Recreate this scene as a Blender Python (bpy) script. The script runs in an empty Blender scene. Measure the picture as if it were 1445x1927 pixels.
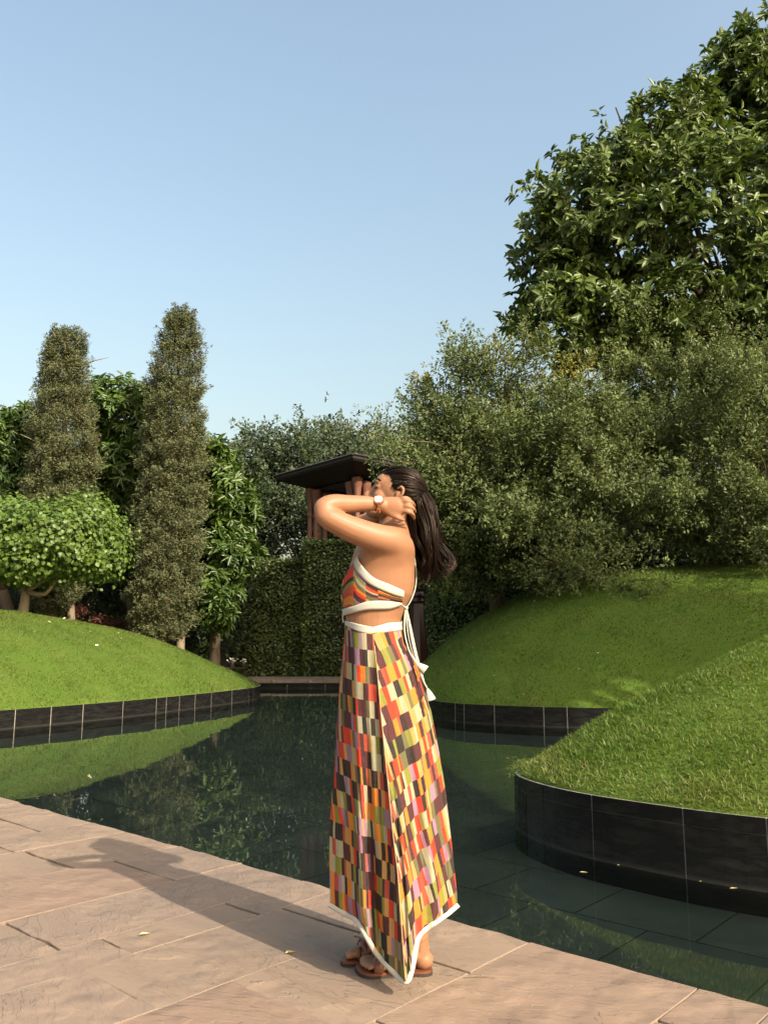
import bpy, math, random
import numpy as np
from mathutils import Vector, Matrix

random.seed(7)
R = np.random.default_rng(11)
rad = math.radians
scene = bpy.context.scene
COL = scene.collection

# ------------------------------------------------------------------ camera
CAM_H = 1.045
PITCH = rad(9.2)
FPX = 1550.0                       # focal length in pixels of a 1445 x 1927 frame
cam_d = bpy.data.cameras.new('camera')
cam_d.sensor_fit = 'VERTICAL'
cam_d.sensor_height = 24.0
cam_d.lens = 24.0 * FPX / 1927.0
cam_d.clip_start = 0.05
cam_d.clip_end = 5000.0
cam = bpy.data.objects.new('camera', cam_d)
cam.location = (0, 0, CAM_H)
cam.rotation_euler = (math.pi / 2 + PITCH, 0, 0)
COL.objects.link(cam)
scene.camera = cam

# ------------------------------------------------------------------ sky and sun
SUN_EL = rad(35.0)
SUN_DIR = Vector((0.66 * math.cos(SUN_EL), -0.7513 * math.cos(SUN_EL), math.sin(SUN_EL))).normalized()
world = bpy.data.worlds.new('World')
scene.world = world
world.use_nodes = True
wn = world.node_tree
wn.nodes.clear()
sky = wn.nodes.new('ShaderNodeTexSky')
sky.sky_type = 'NISHITA'
sky.sun_disc = False
sky.sun_elevation = SUN_EL
sky.sun_rotation = math.atan2(SUN_DIR.x, SUN_DIR.y)
sky.altitude = 50
sky.air_density = 1.88
sky.dust_density = 7.2
sky.ozone_density = 1.0
bg = wn.nodes.new('ShaderNodeBackground')
bg.inputs['Strength'].default_value = 0.15
wo = wn.nodes.new('ShaderNodeOutputWorld')
wn.links.new(sky.outputs[0], bg.inputs['Color'])
wn.links.new(bg.outputs[0], wo.inputs['Surface'])

sun_d = bpy.data.lights.new('sun', 'SUN')
sun_d.energy = 4.2
sun_d.angle = rad(0.55)
sun_d.color = (1.0, 0.89, 0.74)
sun = bpy.data.objects.new('sun', sun_d)
sun.rotation_euler = (-SUN_DIR).to_track_quat('-Z', 'Y').to_euler()
sun.location = SUN_DIR * 60
COL.objects.link(sun)

vs = scene.view_settings
vs.view_transform = 'Standard'
vs.look = 'None'
vs.gamma = 1.0
vs.use_curve_mapping = False
vs.exposure = 0.92
scene.cycles.max_bounces = 8
scene.cycles.transparent_max_bounces = 8
scene.cycles.use_denoising = True

# ------------------------------------------------------------------ helpers
_f = np.array([0, math.cos(PITCH), math.sin(PITCH)])
_u = np.array([0, -math.sin(PITCH), math.cos(PITCH)])
_r = np.array([1.0, 0, 0])
_c = np.array([0, 0, CAM_H])

def ray(px, py):
    return (px - 722.5) / FPX * _r + (963.5 - py) / FPX * _u + _f

def at_y(px, py, Y):               # the point of the place at depth Y seen at that pixel of the photograph
    d = ray(px, py)
    return _c + d * (Y / d[1])

def at_z(px, py, z):
    d = ray(px, py)
    return _c + d * ((z - CAM_H) / d[2])

def link(o, parent=None):
    COL.objects.link(o)
    if parent is not None:
        o.parent = parent
    return o

def tag(o, label=None, cat=None, group=None, kind=None):
    if label: o['label'] = label
    if cat: o['category'] = cat
    if group: o['group'] = group
    if kind: o['kind'] = kind
    return o

def empty(name, loc=(0, 0, 0)):
    o = bpy.data.objects.new(name, None)
    o.location = loc
    o.empty_display_size = 0.1
    return link(o)

def np_mesh(name, V, F, mat=None, smooth=False, rnd=None, uv=None):
    """V (n,3), F (m,k) all faces with k corners, or a list of tuples"""
    me = bpy.data.meshes.new(name)
    if isinstance(F, np.ndarray):
        V = np.asarray(V, np.float32)
        m, k = F.shape
        me.vertices.add(len(V)); me.vertices.foreach_set('co', V.ravel())
        me.loops.add(m * k); me.loops.foreach_set('vertex_index', F.astype(np.int32).ravel())
        me.polygons.add(m)
        me.polygons.foreach_set('loop_start', np.arange(0, m * k, k, dtype=np.int32))
        me.polygons.foreach_set('loop_total', np.full(m, k, np.int32))
        me.update(calc_edges=True)
    else:
        me.from_pydata([tuple(map(float, v)) for v in V], [], [tuple(int(i) for i in f) for f in F])
        me.update()
    if smooth:
        me.polygons.foreach_set('use_smooth', np.ones(len(me.polygons), bool))
    if rnd is not None:
        a = me.attributes.new('rnd', 'FLOAT', 'FACE')
        a.data.foreach_set('value', np.asarray(rnd, np.float32))
    if uv is not None:             # per vertex uv
        l = me.uv_layers.new(name='uv')
        idx = np.empty(len(me.loops), np.int32); me.loops.foreach_get('vertex_index', idx)
        l.data.foreach_set('uv', np.asarray(uv, np.float32)[idx].ravel())
    if mat is not None:
        me.materials.append(mat)
    return me

def mesh_obj(name, V, F, mat, parent=None, **kw):
    o = bpy.data.objects.new(name, np_mesh(name, V, F, mat, **kw))
    return link(o, parent)

class Geo:
    """collects verts / faces of one mesh"""
    def __init__(s): s.V = []; s.F = []
    def add(s, V, F):
        n = len(s.V)
        s.V.extend([tuple(v) for v in V]); s.F.extend([tuple(i + n for i in f) for f in F])
        return s
    def build(s, name, mat, parent=None, smooth=False):
        return mesh_obj(name, s.V, s.F, mat, parent, smooth=smooth)

def catmull(P, n):
    """open Catmull-Rom through the rows of P, n samples"""
    P = np.asarray(P, float)
    if len(P) == 2:
        t = np.linspace(0, 1, n)[:, None]
        return P[0] * (1 - t) + P[1] * t
    Q = np.vstack([2 * P[0] - P[1], P, 2 * P[-1] - P[-2]])
    t = np.linspace(0, len(P) - 1, n)
    i = np.minimum(t.astype(int), len(P) - 2)
    f = (t - i)[:, None]
    a, b, c, d = Q[i], Q[i + 1], Q[i + 2], Q[i + 3]
    return 0.5 * (2 * b + (c - a) * f + (2 * a - 5 * b + 4 * c - d) * f ** 2 + (3 * b - a - 3 * c + d) * f ** 3)

def catmull_closed(P, n):
    P = np.asarray(P, float); k = len(P)
    t = np.linspace(0, k, n, endpoint=False)
    i = t.astype(int); f = (t - i)[:, None]
    a, b, c, d = P[(i - 1) % k], P[i % k], P[(i + 1) % k], P[(i + 2) % k]
    return 0.5 * (2 * b + (c - a) * f + (2 * a - 5 * b + 4 * c - d) * f ** 2 + (3 * b - a - 3 * c + d) * f ** 3)

def tube(pts, radii, seg=8, n=None, flat=None, cap=True):
    """tube through pts; radii per point; flat = (axis, ratio) squeezes it along an axis"""
    pts = np.asarray(pts, float); radii = np.asarray(radii, float)
    if n:
        q = catmull(np.hstack([pts, radii.reshape(len(pts), -1)]), n)
        pts, radii = q[:, :3], q[:, 3]
    T = np.gradient(pts, axis=0)
    T /= np.linalg.norm(T, axis=1)[:, None] + 1e-12
    ref = np.array([0, 0, 1.0]) if abs(T[0][2]) < 0.9 else np.array([0, 1.0, 0])
    a = np.cross(T[0], ref); a /= np.linalg.norm(a)
    ang = np.arange(seg) * 2 * math.pi / seg
    V = []
    for p, t, r in zip(pts, T, radii):
        a = a - t * (a @ t); a /= np.linalg.norm(a) + 1e-12
        b = np.cross(t, a)
        ring = (np.cos(ang)[:, None] * a + np.sin(ang)[:, None] * b) * r
        if flat is not None:
            ax, q = flat
            ax = np.asarray(ax, float) / np.linalg.norm(ax)
            ring = ring - np.outer(ring @ ax, ax) * (1 - q)
        V.append(p + ring)
    V = np.vstack(V)
    F = []
    for i in range(len(pts) - 1):
        for j in range(seg):
            k = (j + 1) % seg
            F.append((i * seg + j, i * seg + k, (i + 1) * seg + k, (i + 1) * seg + j))
    if cap:
        F.append(tuple(range(seg))[::-1]); F.append(tuple((len(pts) - 1) * seg + j for j in range(seg)))
    return V, F

def box(c, s, rot=0.0):
    c = np.asarray(c, float); s = np.asarray(s, float) / 2
    B = np.array([[-1, -1, -1], [1, -1, -1], [1, 1, -1], [-1, 1, -1], [-1, -1, 1], [1, -1, 1], [1, 1, 1], [-1, 1, 1]]) * s
    ca, sa = math.cos(rot), math.sin(rot)
    B = B @ np.array([[ca, sa, 0], [-sa, ca, 0], [0, 0, 1]])
    return B + c, [(0, 3, 2, 1), (4, 5, 6, 7), (0, 1, 5, 4), (1, 2, 6, 5), (2, 3, 7, 6), (3, 0, 4, 7)]

def lathe(profile, c, seg=16, rot=0.0):
    """profile rows (radius, z)"""
    V = []; F = []
    ang = rot + np.arange(seg) * 2 * math.pi / seg
    for r, z in profile:
        V.append(np.stack([np.cos(ang) * r + c[0], np.sin(ang) * r + c[1], np.full(seg, z + c[2])], 1))
    V = np.vstack(V)
    for i in range(len(profile) - 1):
        for j in range(seg):
            k = (j + 1) % seg
            F.append((i * seg + j, i * seg + k, (i + 1) * seg + k, (i + 1) * seg + j))
    F.append(tuple(range(seg))[::-1]); F.append(tuple((len(profile) - 1) * seg + j for j in range(seg)))
    return V, F

def ellipsoid(c, r, M=None, nu=20, nv=12):
    """M rows = local axes in world"""
    th = np.linspace(0, math.pi, nv + 1)[1:-1]
    ph = np.arange(nu) * 2 * math.pi / nu
    V = [[0, 0, 1.0]]
    for t in th:
        for p in ph:
            V.append([math.sin(t) * math.cos(p), math.sin(t) * math.sin(p), math.cos(t)])
    V.append([0, 0, -1.0])
    V = np.array(V) * np.asarray(r, float)
    if M is not None: V = V @ np.asarray(M)
    V = V + np.asarray(c, float)
    F = [(0, 1 + j, 1 + (j + 1) % nu) for j in range(nu)]
    for i in range(nv - 2):
        for j in range(nu):
            k = (j + 1) % nu
            F.append((1 + i * nu + j, 1 + (i + 1) * nu + j, 1 + (i + 1) * nu + k, 1 + i * nu + k))
    L = len(V) - 1
    F += [(L, 1 + (nv - 2) * nu + (j + 1) % nu, 1 + (nv - 2) * nu + j) for j in range(nu)]
    return V, F

def unit(a):
    return a / (np.linalg.norm(a, axis=-1, keepdims=True) + 1e-9)

# ------------------------------------------------------------------ materials
class Mat:
    def __init__(s, name):
        s.m = bpy.data.materials.new(name); s.m.use_nodes = True
        s.t = s.m.node_tree; s.t.nodes.clear()
        s.out = s.n('ShaderNodeOutputMaterial')
    def n(s, kind, **kw):
        x = s.t.nodes.new(kind)
        for k, v in kw.items(): setattr(x, k, v)
        return x
    def l(s, a, b): s.t.links.new(a, b)
    def val(s, sock, v):
        if hasattr(v, 'is_output') or isinstance(v, bpy.types.NodeSocket): s.l(v, sock)
        else: sock.default_value = v
    def math(s, op, a, b=0.0, c=None):
        x = s.n('ShaderNodeMath', operation=op)
        s.val(x.inputs[0], a); s.val(x.inputs[1], b)
        if c is not None: s.val(x.inputs[2], c)
        return x.outputs[0]
    def mix(s, f, a, b):
        x = s.n('ShaderNodeMix', data_type='RGBA')
        s.val(x.inputs[0], f)
        s.val(x.inputs[6], a if isinstance(a, bpy.types.NodeSocket) else (*a, 1) if len(a) == 3 else a)
        s.val(x.inputs[7], b if isinstance(b, bpy.types.NodeSocket) else (*b, 1) if len(b) == 3 else b)
        return x.outputs[2]
    def noise(s, vec, scale, detail=4.0, rough=0.55, dist=0.0):
        x = s.n('ShaderNodeTexNoise')
        x.inputs['Scale'].default_value = scale; x.inputs['Detail'].default_value = detail
        x.inputs['Roughness'].default_value = rough; x.inputs['Distortion'].default_value = dist
        if vec is not None: s.l(vec, x.inputs['Vector'])
        return x.outputs['Fac']
    def ramp(s, fac, stops, interp='LINEAR'):
        x = s.n('ShaderNodeValToRGB'); r = x.color_ramp; r.interpolation = interp
        while len(r.elements) < len(stops): r.elements.new(0.5)
        for e, (p, c) in zip(r.elements, stops):
            e.position = p; e.color = (*c, 1) if len(c) == 3 else c
        s.val(x.inputs[0], fac)
        return x.outputs[0]
    def bump(s, h, strength=0.5, dist=0.01, normal=None):
        x = s.n('ShaderNodeBump')
        x.inputs['Strength'].default_value = strength; x.inputs['Distance'].default_value = dist
        s.l(h, x.inputs['Height'])
        if normal is not None: s.l(normal, x.inputs['Normal'])
        return x.outputs[0]
    def pos(s): return s.n('ShaderNodeNewGeometry').outputs['Position']
    def scaled(s, vec, sc, rot=(0, 0, 0)):
        x = s.n('ShaderNodeMapping'); x.inputs['Scale'].default_value = sc; x.inputs['Rotation'].default_value = rot
        s.l(vec, x.inputs['Vector']); return x.outputs[0]
    def pbr(s, color, rough=0.6, normal=None, **kw):
        b = s.n('ShaderNodeBsdfPrincipled')
        if isinstance(color, bpy.types.NodeSocket): s.l(color, b.inputs['Base Color'])
        else: b.inputs['Base Color'].default_value = (*color, 1)
        s.val(b.inputs['Roughness'], rough)
        if normal is not None: s.l(normal, b.inputs['Normal'])
        for k, v in kw.items(): s.val(b.inputs[k], v)
        return b.outputs[0]
    def done(s, sh):
        s.l(sh, s.out.inputs['Surface']); return s.m

def plain(name, color, rough=0.5, nscale=40.0, namt=0.25, bump=0.0, **kw):
    M = Mat(name)
    nz = M.noise(M.pos(), nscale, 5)
    c = M.mix(nz, tuple(x * (1 - namt) for x in color), tuple(min(1, x * (1 + namt)) for x in color))
    nrm = M.bump(nz, bump, 0.005) if bump else None
    return M.done(M.pbr(c, rough, nrm, **kw))

def leaf_mat(name, dark, light, extra=None, rough=0.45, trans=0.25, spec=0.5, patch=None):
    """colour differs from leaf to leaf (face attribute rnd)"""
    q_ = 0.80
    dark = tuple(x * q_ * 0.92 for x in dark); light = tuple(x * q_ for x in light)
    if extra: extra = tuple(tuple(x * q_ for x in c_) for c_ in extra)
    if patch: patch = tuple(x * q_ for x in patch)
    M = Mat(name)
    at = M.n('ShaderNodeAttribute', attribute_name='rnd').outputs['Fac']
    stops = [(0.0, dark), (0.75, light)]
    if extra: stops += [(0.9, extra[0]), (1.0, extra[1])]
    c = M.ramp(at, stops)
    big = M.noise(M.pos(), 0.7, 3)
    c = M.mix(M.math('MULTIPLY', big, 0.45), c, tuple(0.6 * x for x in dark))
    if patch:
        pn_ = M.math('ADD', M.math('MULTIPLY', M.noise(M.pos(), 0.9, 4, 0.6), 0.6), M.math('MULTIPLY', M.noise(M.pos(), 5.0, 4, 0.65), 0.4))
        mr = M.n('ShaderNodeMapRange'); M.l(pn_, mr.inputs[0]); mr.inputs[1].default_value = 0.45; mr.inputs[2].default_value = 0.68; mr.inputs[4].default_value = 0.75
        c = M.mix(mr.outputs[0], c, patch)
    p = M.pbr(c, rough, None, **{'Specular IOR Level': spec})
    tr = M.n('ShaderNodeBsdfTranslucent')
    g = M.n('ShaderNodeHueSaturation'); g.inputs['Value'].default_value = 1.5; g.inputs['Saturation'].default_value = 1.15
    M.l(c, g.inputs['Color']); M.l(g.outputs[0], tr.inputs['Color'])
    mx = M.n('ShaderNodeMixShader'); mx.inputs[0].default_value = trans
    M.l(p, mx.inputs[1]); M.l(tr.outputs[0], mx.inputs[2])
    return M.done(mx.outputs[0])
# ================================================================== THE SETTING
E0 = np.array([-0.235, 3.80]); ED = np.array([0.748, -0.664]); ED /= np.linalg.norm(ED)
EN = np.array([-ED[1], ED[0]])          # towards the water
WATER_Z = -0.18

# ---- materials of the setting
def sandstone(name, k=1.0):
    M = Mat(name)
    oi = M.n('ShaderNodeObjectInfo').outputs['Random']
    p = M.pos()
    off = M.n('ShaderNodeVectorMath', operation='ADD')
    cmb = M.n('ShaderNodeCombineXYZ'); M.l(M.math('MULTIPLY', oi, 37.0), cmb.inputs[2])
    M.l(p, off.inputs[0]); M.l(cmb.outputs[0], off.inputs[1])
    vr = M.n('ShaderNodeVectorRotate', rotation_type='Z_AXIS')
    M.l(off.outputs[0], vr.inputs['Vector'])
    M.l(M.math('ADD', M.math('MULTIPLY', oi, 1.1), 0.2), vr.inputs['Angle'])
    q = M.scaled(vr.outputs[0], (1.0, 3.0, 1.0))
    h1 = M.noise(q, 2.0, 6, 0.5, 0.8)
    st = M.math('MULTIPLY', h1, 15.0)
    fl = M.math('FLOOR', st); fr = M.math('SUBTRACT', st, fl)
    sm = M.n('ShaderNodeMapRange', interpolation_type='SMOOTHSTEP'); M.l(fr, sm.inputs[0]); sm.inputs[1].default_value = 0.86; sm.inputs[2].default_value = 1.0
    steps = M.math('DIVIDE', M.math('ADD', fl, sm.outputs[0]), 15.0)
    patch = M.noise(off.outputs[0], 2.2, 3)
    pm = M.n('ShaderNodeMapRange'); M.l(patch, pm.inputs[0]); pm.inputs[1].default_value = 0.42; pm.inputs[2].default_value = 0.6
    fine = M.noise(M.scaled(vr.outputs[0], (1.0, 2.6, 1.0)), 22.0, 8, 0.62, 0.4)
    grain = M.noise(p, 160.0, 3, 0.6)
    h = M.math('ADD', M.math('MULTIPLY', M.math('MULTIPLY', steps, 1.0), M.math('ADD', M.math('MULTIPLY', pm.outputs[0], 0.8), 0.25)), M.math('MULTIPLY', fine, 0.08))
    h = M.math('ADD', h, M.math('MULTIPLY', grain, 0.012))
    nb = M.bump(h, 0.75, 0.05)
    c1 = M.ramp(M.noise(q, 2.0, 7, 0.6, 0.6), [(0.25, (0.40 * k, 0.295 * k, 0.225 * k)), (0.5, (0.47 * k, 0.355 * k, 0.27 * k)), (0.8, (0.54 * k, 0.41 * k, 0.30 * k))])
    tint = M.ramp(oi, [(0.0, (0.97, 0.86, 0.82)), (0.35, (1.0, 0.95, 0.90)), (0.7, (0.98, 0.96, 0.93)), (1.0, (0.92, 0.90, 0.91))])
    mul = M.n('ShaderNodeMix', data_type='RGBA', blend_type='MULTIPLY'); mul.inputs[0].default_value = 1.0
    M.l(c1, mul.inputs[6]); M.l(tint, mul.inputs[7])
    stain = M.noise(p, 1.3, 5, 0.6, 0.5)
    sr = M.n('ShaderNodeMapRange'); M.l(stain, sr.inputs[0]); sr.inputs[1].default_value = 0.56; sr.inputs[2].default_value = 0.74; sr.inputs[4].default_value = 0.3
    c = M.mix(sr.outputs[0], mul.outputs[2], (0.30 * k, 0.24 * k, 0.2 * k))
    spots = M.noise(p, 9.0, 3, 0.5, 0.3)
    sp = M.n('ShaderNodeMapRange'); M.l(spots, sp.inputs[0]); sp.inputs[1].default_value = 0.69; sp.inputs[2].default_value = 0.78; sp.inputs[4].default_value = 0.5
    c = M.mix(sp.outputs[0], c, (0.2 * k, 0.16 * k, 0.13 * k))
    c = M.mix(M.math('MULTIPLY', fine, 0.3), c, (0.56 * k, 0.45 * k, 0.35 * k))
    return M.done(M.pbr(c, 0.72, nb, **{'Specular IOR Level': 0.3}))
M_STONE = sandstone('sandstone', 0.42)
M_JOINT = plain('joint_mortar', (0.15, 0.115, 0.085), 0.9, 60, 0.35)

def granite(name):
    M = Mat(name)
    oi = M.n('ShaderNodeObjectInfo').outputs['Random']
    nz = M.noise(M.pos(), 220.0, 3)
    c = M.mix(nz, (0.004, 0.0042, 0.0042), (0.012, 0.0122, 0.012))
    smear = M.noise(M.scaled(M.pos(), (2.0, 2.0, 9.0)), 2.2, 6, 0.65, 0.6)
    sm = M.n('ShaderNodeMapRange'); M.l(smear, sm.inputs[0]); sm.inputs[1].default_value = 0.48; sm.inputs[2].default_value = 0.75; sm.inputs[4].default_value = 0.35
    c = M.mix(sm.outputs[0], c, (0.045, 0.043, 0.038))
    sep = M.n('ShaderNodeSeparateXYZ'); M.l(M.pos(), sep.inputs[0])
    lime = M.n('ShaderNodeMapRange'); M.l(M.math('ADD', sep.outputs[2], M.math('MULTIPLY', smear, 0.05)), lime.inputs[0])
    lime.inputs[1].default_value = WATER_Z + 0.055; lime.inputs[2].default_value = WATER_Z + 0.025; lime.inputs[4].default_value = 0.35
    c = M.mix(lime.outputs[0], c, (0.06, 0.058, 0.05))
    r = M.math('ADD', M.math('MULTIPLY', smear, 0.3), 0.13)
    return M.done(M.pbr(c, r, M.bump(M.noise(M.pos(), 3.0, 2), 0.05, 0.01), **{'Specular IOR Level': 0.13}))
M_GRANITE = granite('black_granite')
M_GROUT = plain('pale_grout', (0.19, 0.175, 0.15), 0.9, 30, 0.6)

def pool_tile(name):
    M = Mat(name)
    oi = M.n('ShaderNodeObjectInfo').outputs['Random']
    nz = M.noise(M.pos(), 2.5, 6, 0.6)
    k = M.math('ADD', M.math('MULTIPLY', oi, 0.4), 0.8)
    c = M.ramp(M.math('MULTIPLY', nz, k), [(0.2, (0.050, 0.062, 0.054)), (0.7, (0.100, 0.116, 0.100))])
    return M.done(M.pbr(c, 0.7))
M_POOL = pool_tile('pool_floor_tile')
M_POOLJ = plain('pool_joint', (0.34, 0.35, 0.31), 0.9, 5, 0.5)

def water_mat():
    M = Mat('pool_water')
    p = M.pos()
    a = M.noise(M.scaled(p, (1.0, 0.55, 1.0)), 1.3, 2, 0.5, 0.3)
    b = M.noise(M.scaled(p, (1.0, 0.7, 1.0)), 9.0, 2, 0.5)
    h = M.math('ADD', M.math('MULTIPLY', a, 1.0), M.math('MULTIPLY', b, 0.06))
    nb = M.bump(h, 0.6, 0.006)
    fr = M.n('ShaderNodeFresnel'); fr.inputs['IOR'].default_value = 1.36; M.l(nb, fr.inputs['Normal'])
    tr = M.n('ShaderNodeBsdfTransparent'); tr.inputs['Color'].default_value = (0.76, 0.82, 0.74, 1)
    gl = M.n('ShaderNodeBsdfGlossy'); gl.inputs['Roughness'].default_value = 0.004; M.l(nb, gl.inputs['Normal'])
    gl.inputs['Color'].default_value = (0.96, 0.98, 0.97, 1)
    mx = M.n('ShaderNodeMixShader'); M.l(fr.outputs[0], mx.inputs[0]); M.l(tr.outputs[0], mx.inputs[1]); M.l(gl.outputs[0], mx.inputs[2])
    return M.done(mx.outputs[0])
M_WATER = water_mat()

def soil_mat():
    M = Mat('garden_soil')
    nz = M.noise(M.pos(), 4.0, 8, 0.65)
    c = M.ramp(nz, [(0.3, (0.022, 0.017, 0.011)), (0.7, (0.07, 0.055, 0.035))])
    return M.done(M.pbr(c, 0.95, M.bump(nz, 0.8, 0.05)))
M_SOIL = soil_mat()

def turf_mat(name, a, b, dry):
    M = Mat(name)
    p = M.pos()
    n1 = M.noise(p, 1.1, 5, 0.6); n2 = M.noise(p, 60.0, 4, 0.7); n3 = M.noise(p, 6.0, 5, 0.65)
    c = M.mix(n2, a, b)
    m = M.n('ShaderNodeMapRange'); M.l(M.math('ADD', M.math('MULTIPLY', n1, 0.6), M.math('MULTIPLY', n3, 0.4)), m.inputs[0]); m.inputs[1].default_value = 0.48; m.inputs[2].default_value = 0.72; m.inputs[4].default_value = 0.55
    c = M.mix(m.outputs[0], c, dry)
    return M.done(M.pbr(c, 0.9, M.bump(n2, 0.9, 0.03), **{'Specular IOR Level': 0.15}))
M_TURF = turf_mat('turf', (0.048, 0.088, 0.011), (0.096, 0.16, 0.021), (0.13, 0.145, 0.032))

# ---- ground sheet: reaches the horizon behind and beside the pool
g = Geo()
for x0, x1, y0, y1 in ((-900, 900, 24.5, 1800), (-900, -17, -900, 24.5), (16, 900, -900, 24.5)):
    g.add([(x0, y0, -0.03), (x1, y0, -0.03), (x1, y1, -0.03), (x0, y1, -0.03)], [(0, 1, 2, 3)])
tag(g.build('ground', M_SOIL), 'dark garden soil under the trees around the pool', 'ground', kind='structure')

# ---- pool floor: base plus tiles near the deck
pf = Geo()
pf.add([(-18, -8, -0.318), (17, -8, -0.318), (17, 25, -0.318), (-18, 25, -0.318)], [(0, 1, 2, 3)])
pool = tag(pf.build('pool_floor', M_POOLJ), 'dark stone floor of the pool under water', 'pool floor', kind='structure')
TU, TV = 0.62, 0.62
V, F = box((0, 0, 0), (TU - 0.009, TV - 0.009, 0.018), math.atan2(ED[1], ED[0]))
me_pt = np_mesh('pool_tile', V, F, M_POOL)
for i in range(-14, 11):
    for j in range(0, 14):
        uu = (i + 0.5 + 0.37 * (j % 3)) * TU; vv = (j + 0.5) * TV + 0.05
        q = E0 + ED * uu + EN * vv
        if not (-5.5 < q[0] < 5.0 and q[1] < 10.5) or vv > 7.6: continue
        o = bpy.data.objects.new('tile', me_pt); o.location = (q[0], q[1], -0.308)
        link(o, pool)
# far part of the floor, too dim and distant to tell its tiles apart
big = Geo(); big.add([(-18, 10.2, -0.3115), (17, 10.2, -0.3115), (17, 25, -0.3115), (-18, 25, -0.3115)], [(0, 1, 2, 3)])
big.build('floor_sheet', M_POOL, pool)

wt = mesh_obj('water', [(-18, -8, WATER_Z), (17, -8, WATER_Z), (17, 24.6, WATER_Z), (-18, 24.6, WATER_Z)], [(0, 1, 2, 3)], M_WATER)
tag(wt, 'still dark green water of the pool mirroring the trees', 'water', kind='structure')

# ---- paved terrace in the foreground: bed and single sandstone slabs
def uv2w(u_, v_): return E0 + ED * u_ - EN * v_          # v runs inland
bed = Geo()
c4 = [uv2w(-13, 0.012), uv2w(9, 0.012), uv2w(9, 9), uv2w(-13, 9)]
bed.add([(*c, -0.012) for c in c4] + [(*c, -0.9) for c in c4], [(3, 2, 1, 0), (4, 5, 6, 7), (0, 1, 5, 4), (1, 2, 6, 5), (2, 3, 7, 6), (3, 0, 4, 7)])
pav = tag(bed.build('paving', M_JOINT), 'terrace of pinkish buff sandstone slabs beside the pool', 'paving', kind='structure')
def slab_mesh(L, W, seed, edge=False):
    rr = np.random.default_rng(seed)
    n = 4
    ring = []
    cs = [(-L / 2, -W / 2), (L / 2, -W / 2), (L / 2, W / 2), (-L / 2, W / 2)]
    for k in range(4):
        a = np.array(cs[k]); b = np.array(cs[(k + 1) % 4])
        for t in range(n):
            q = a + (b - a) * t / n
            amp = 0.0035
            if edge and k == 3: amp = 0.009
            q = q + rr.normal(0, amp, 2) * (0.5 if t == 0 else 1)
            ring.append(q)
    ring = np.array(ring); m = len(ring)
    zt = rr.normal(0, 0.0012, m)
    ins = ring * (1 - 0.0022 / np.maximum(np.abs(ring).max(1, keepdims=True), 0.1))
    V = np.vstack([np.c_[ring, np.full(m, -0.035)], np.c_[ring, zt - 0.0022], np.c_[ins, zt]])
    F = []
    for i in range(2):
        for j in range(m):
            k = (j + 1) % m
            F.append((i * m + j, i * m + k, (i + 1) * m + k, (i + 1) * m + j))
    F.append(tuple(2 * m + j for j in range(m)))
    return V, F
rs = random.Random(5)
ANG = math.atan2(-EN[1], -EN[0])        # slab length runs inland
u_ = -7.5
n_slab = 0
while u_ < 5.2:
    W = rs.choice((0.22, 0.36, 0.44, 0.52, 0.6))
    v_ = 0.0; first = True
    lim = 6.0
    while v_ < lim:
        L = rs.choice((0.4, 0.55, 0.7, 0.85, 1.05))
        if first: L *= rs.uniform(0.6, 1.1)
        c = uv2w(u_ + W / 2, v_ + L / 2)
        # only where the terrace can be seen from here or a few steps aside
        if c[1] > 1.1 and c[0] > -5.8 and c[0] < 3.4:
            gap = rs.choice((0.0015, 0.002, 0.0025, 0.0035))
            V, F = slab_mesh(L - gap, W - gap, n_slab, edge=False)
            if first:
                V[:, 0] -= 0.012 if True else 0
                rr = np.random.default_rng(900 + n_slab)
                k = V[:, 0] < -L / 2 + 0.005
                V[k, 0] += rr.normal(0, 0.006, k.sum())
            o = mesh_obj('paving_slab', V, F, M_STONE, pav)
            o.location = (c[0], c[1], rs.gauss(0.0, 0.0007))
            o.rotation_euler = (rs.gauss(0, 0.001), rs.gauss(0, 0.001), ANG)
            n_slab += 1
        v_ += L; first = False
    u_ += W

# ---- far terrace across the pool
fb = Geo()
fb.add(*box((-1.0, 26.85, -0.455), (34, 4.9, 0.88)))
far_pav = tag(fb.build('far_paving', M_JOINT), 'narrow stone terrace along the far side of the pool', 'paving', kind='structure')
x = -8.0
i = 0
while x < 8:
    w = rs.uniform(1.0, 1.5)
    V, F = box((0, 0, 0), (w - 0.02, 0.62, 0.07))
    o = mesh_obj('coping_stone', V, F, M_STONE, far_pav); o.location = (x + w / 2, 24.62, 0.01)
    V, F = box((0, 0, 0), (w - 0.02, 1.55, 0.05))
    o = mesh_obj('paving_slab', V, F, M_STONE, far_pav); o.location = (x + w / 2 + 0.3, 25.72, -0.005)
    V, F = box((0, 0, 0), (w - 0.02, 1.5, 0.05))
    o = mesh_obj('paving_slab', V, F, M_STONE, far_pav); o.location = (x + w / 2 - 0.2, 27.27, -0.005)
    x += w

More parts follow.
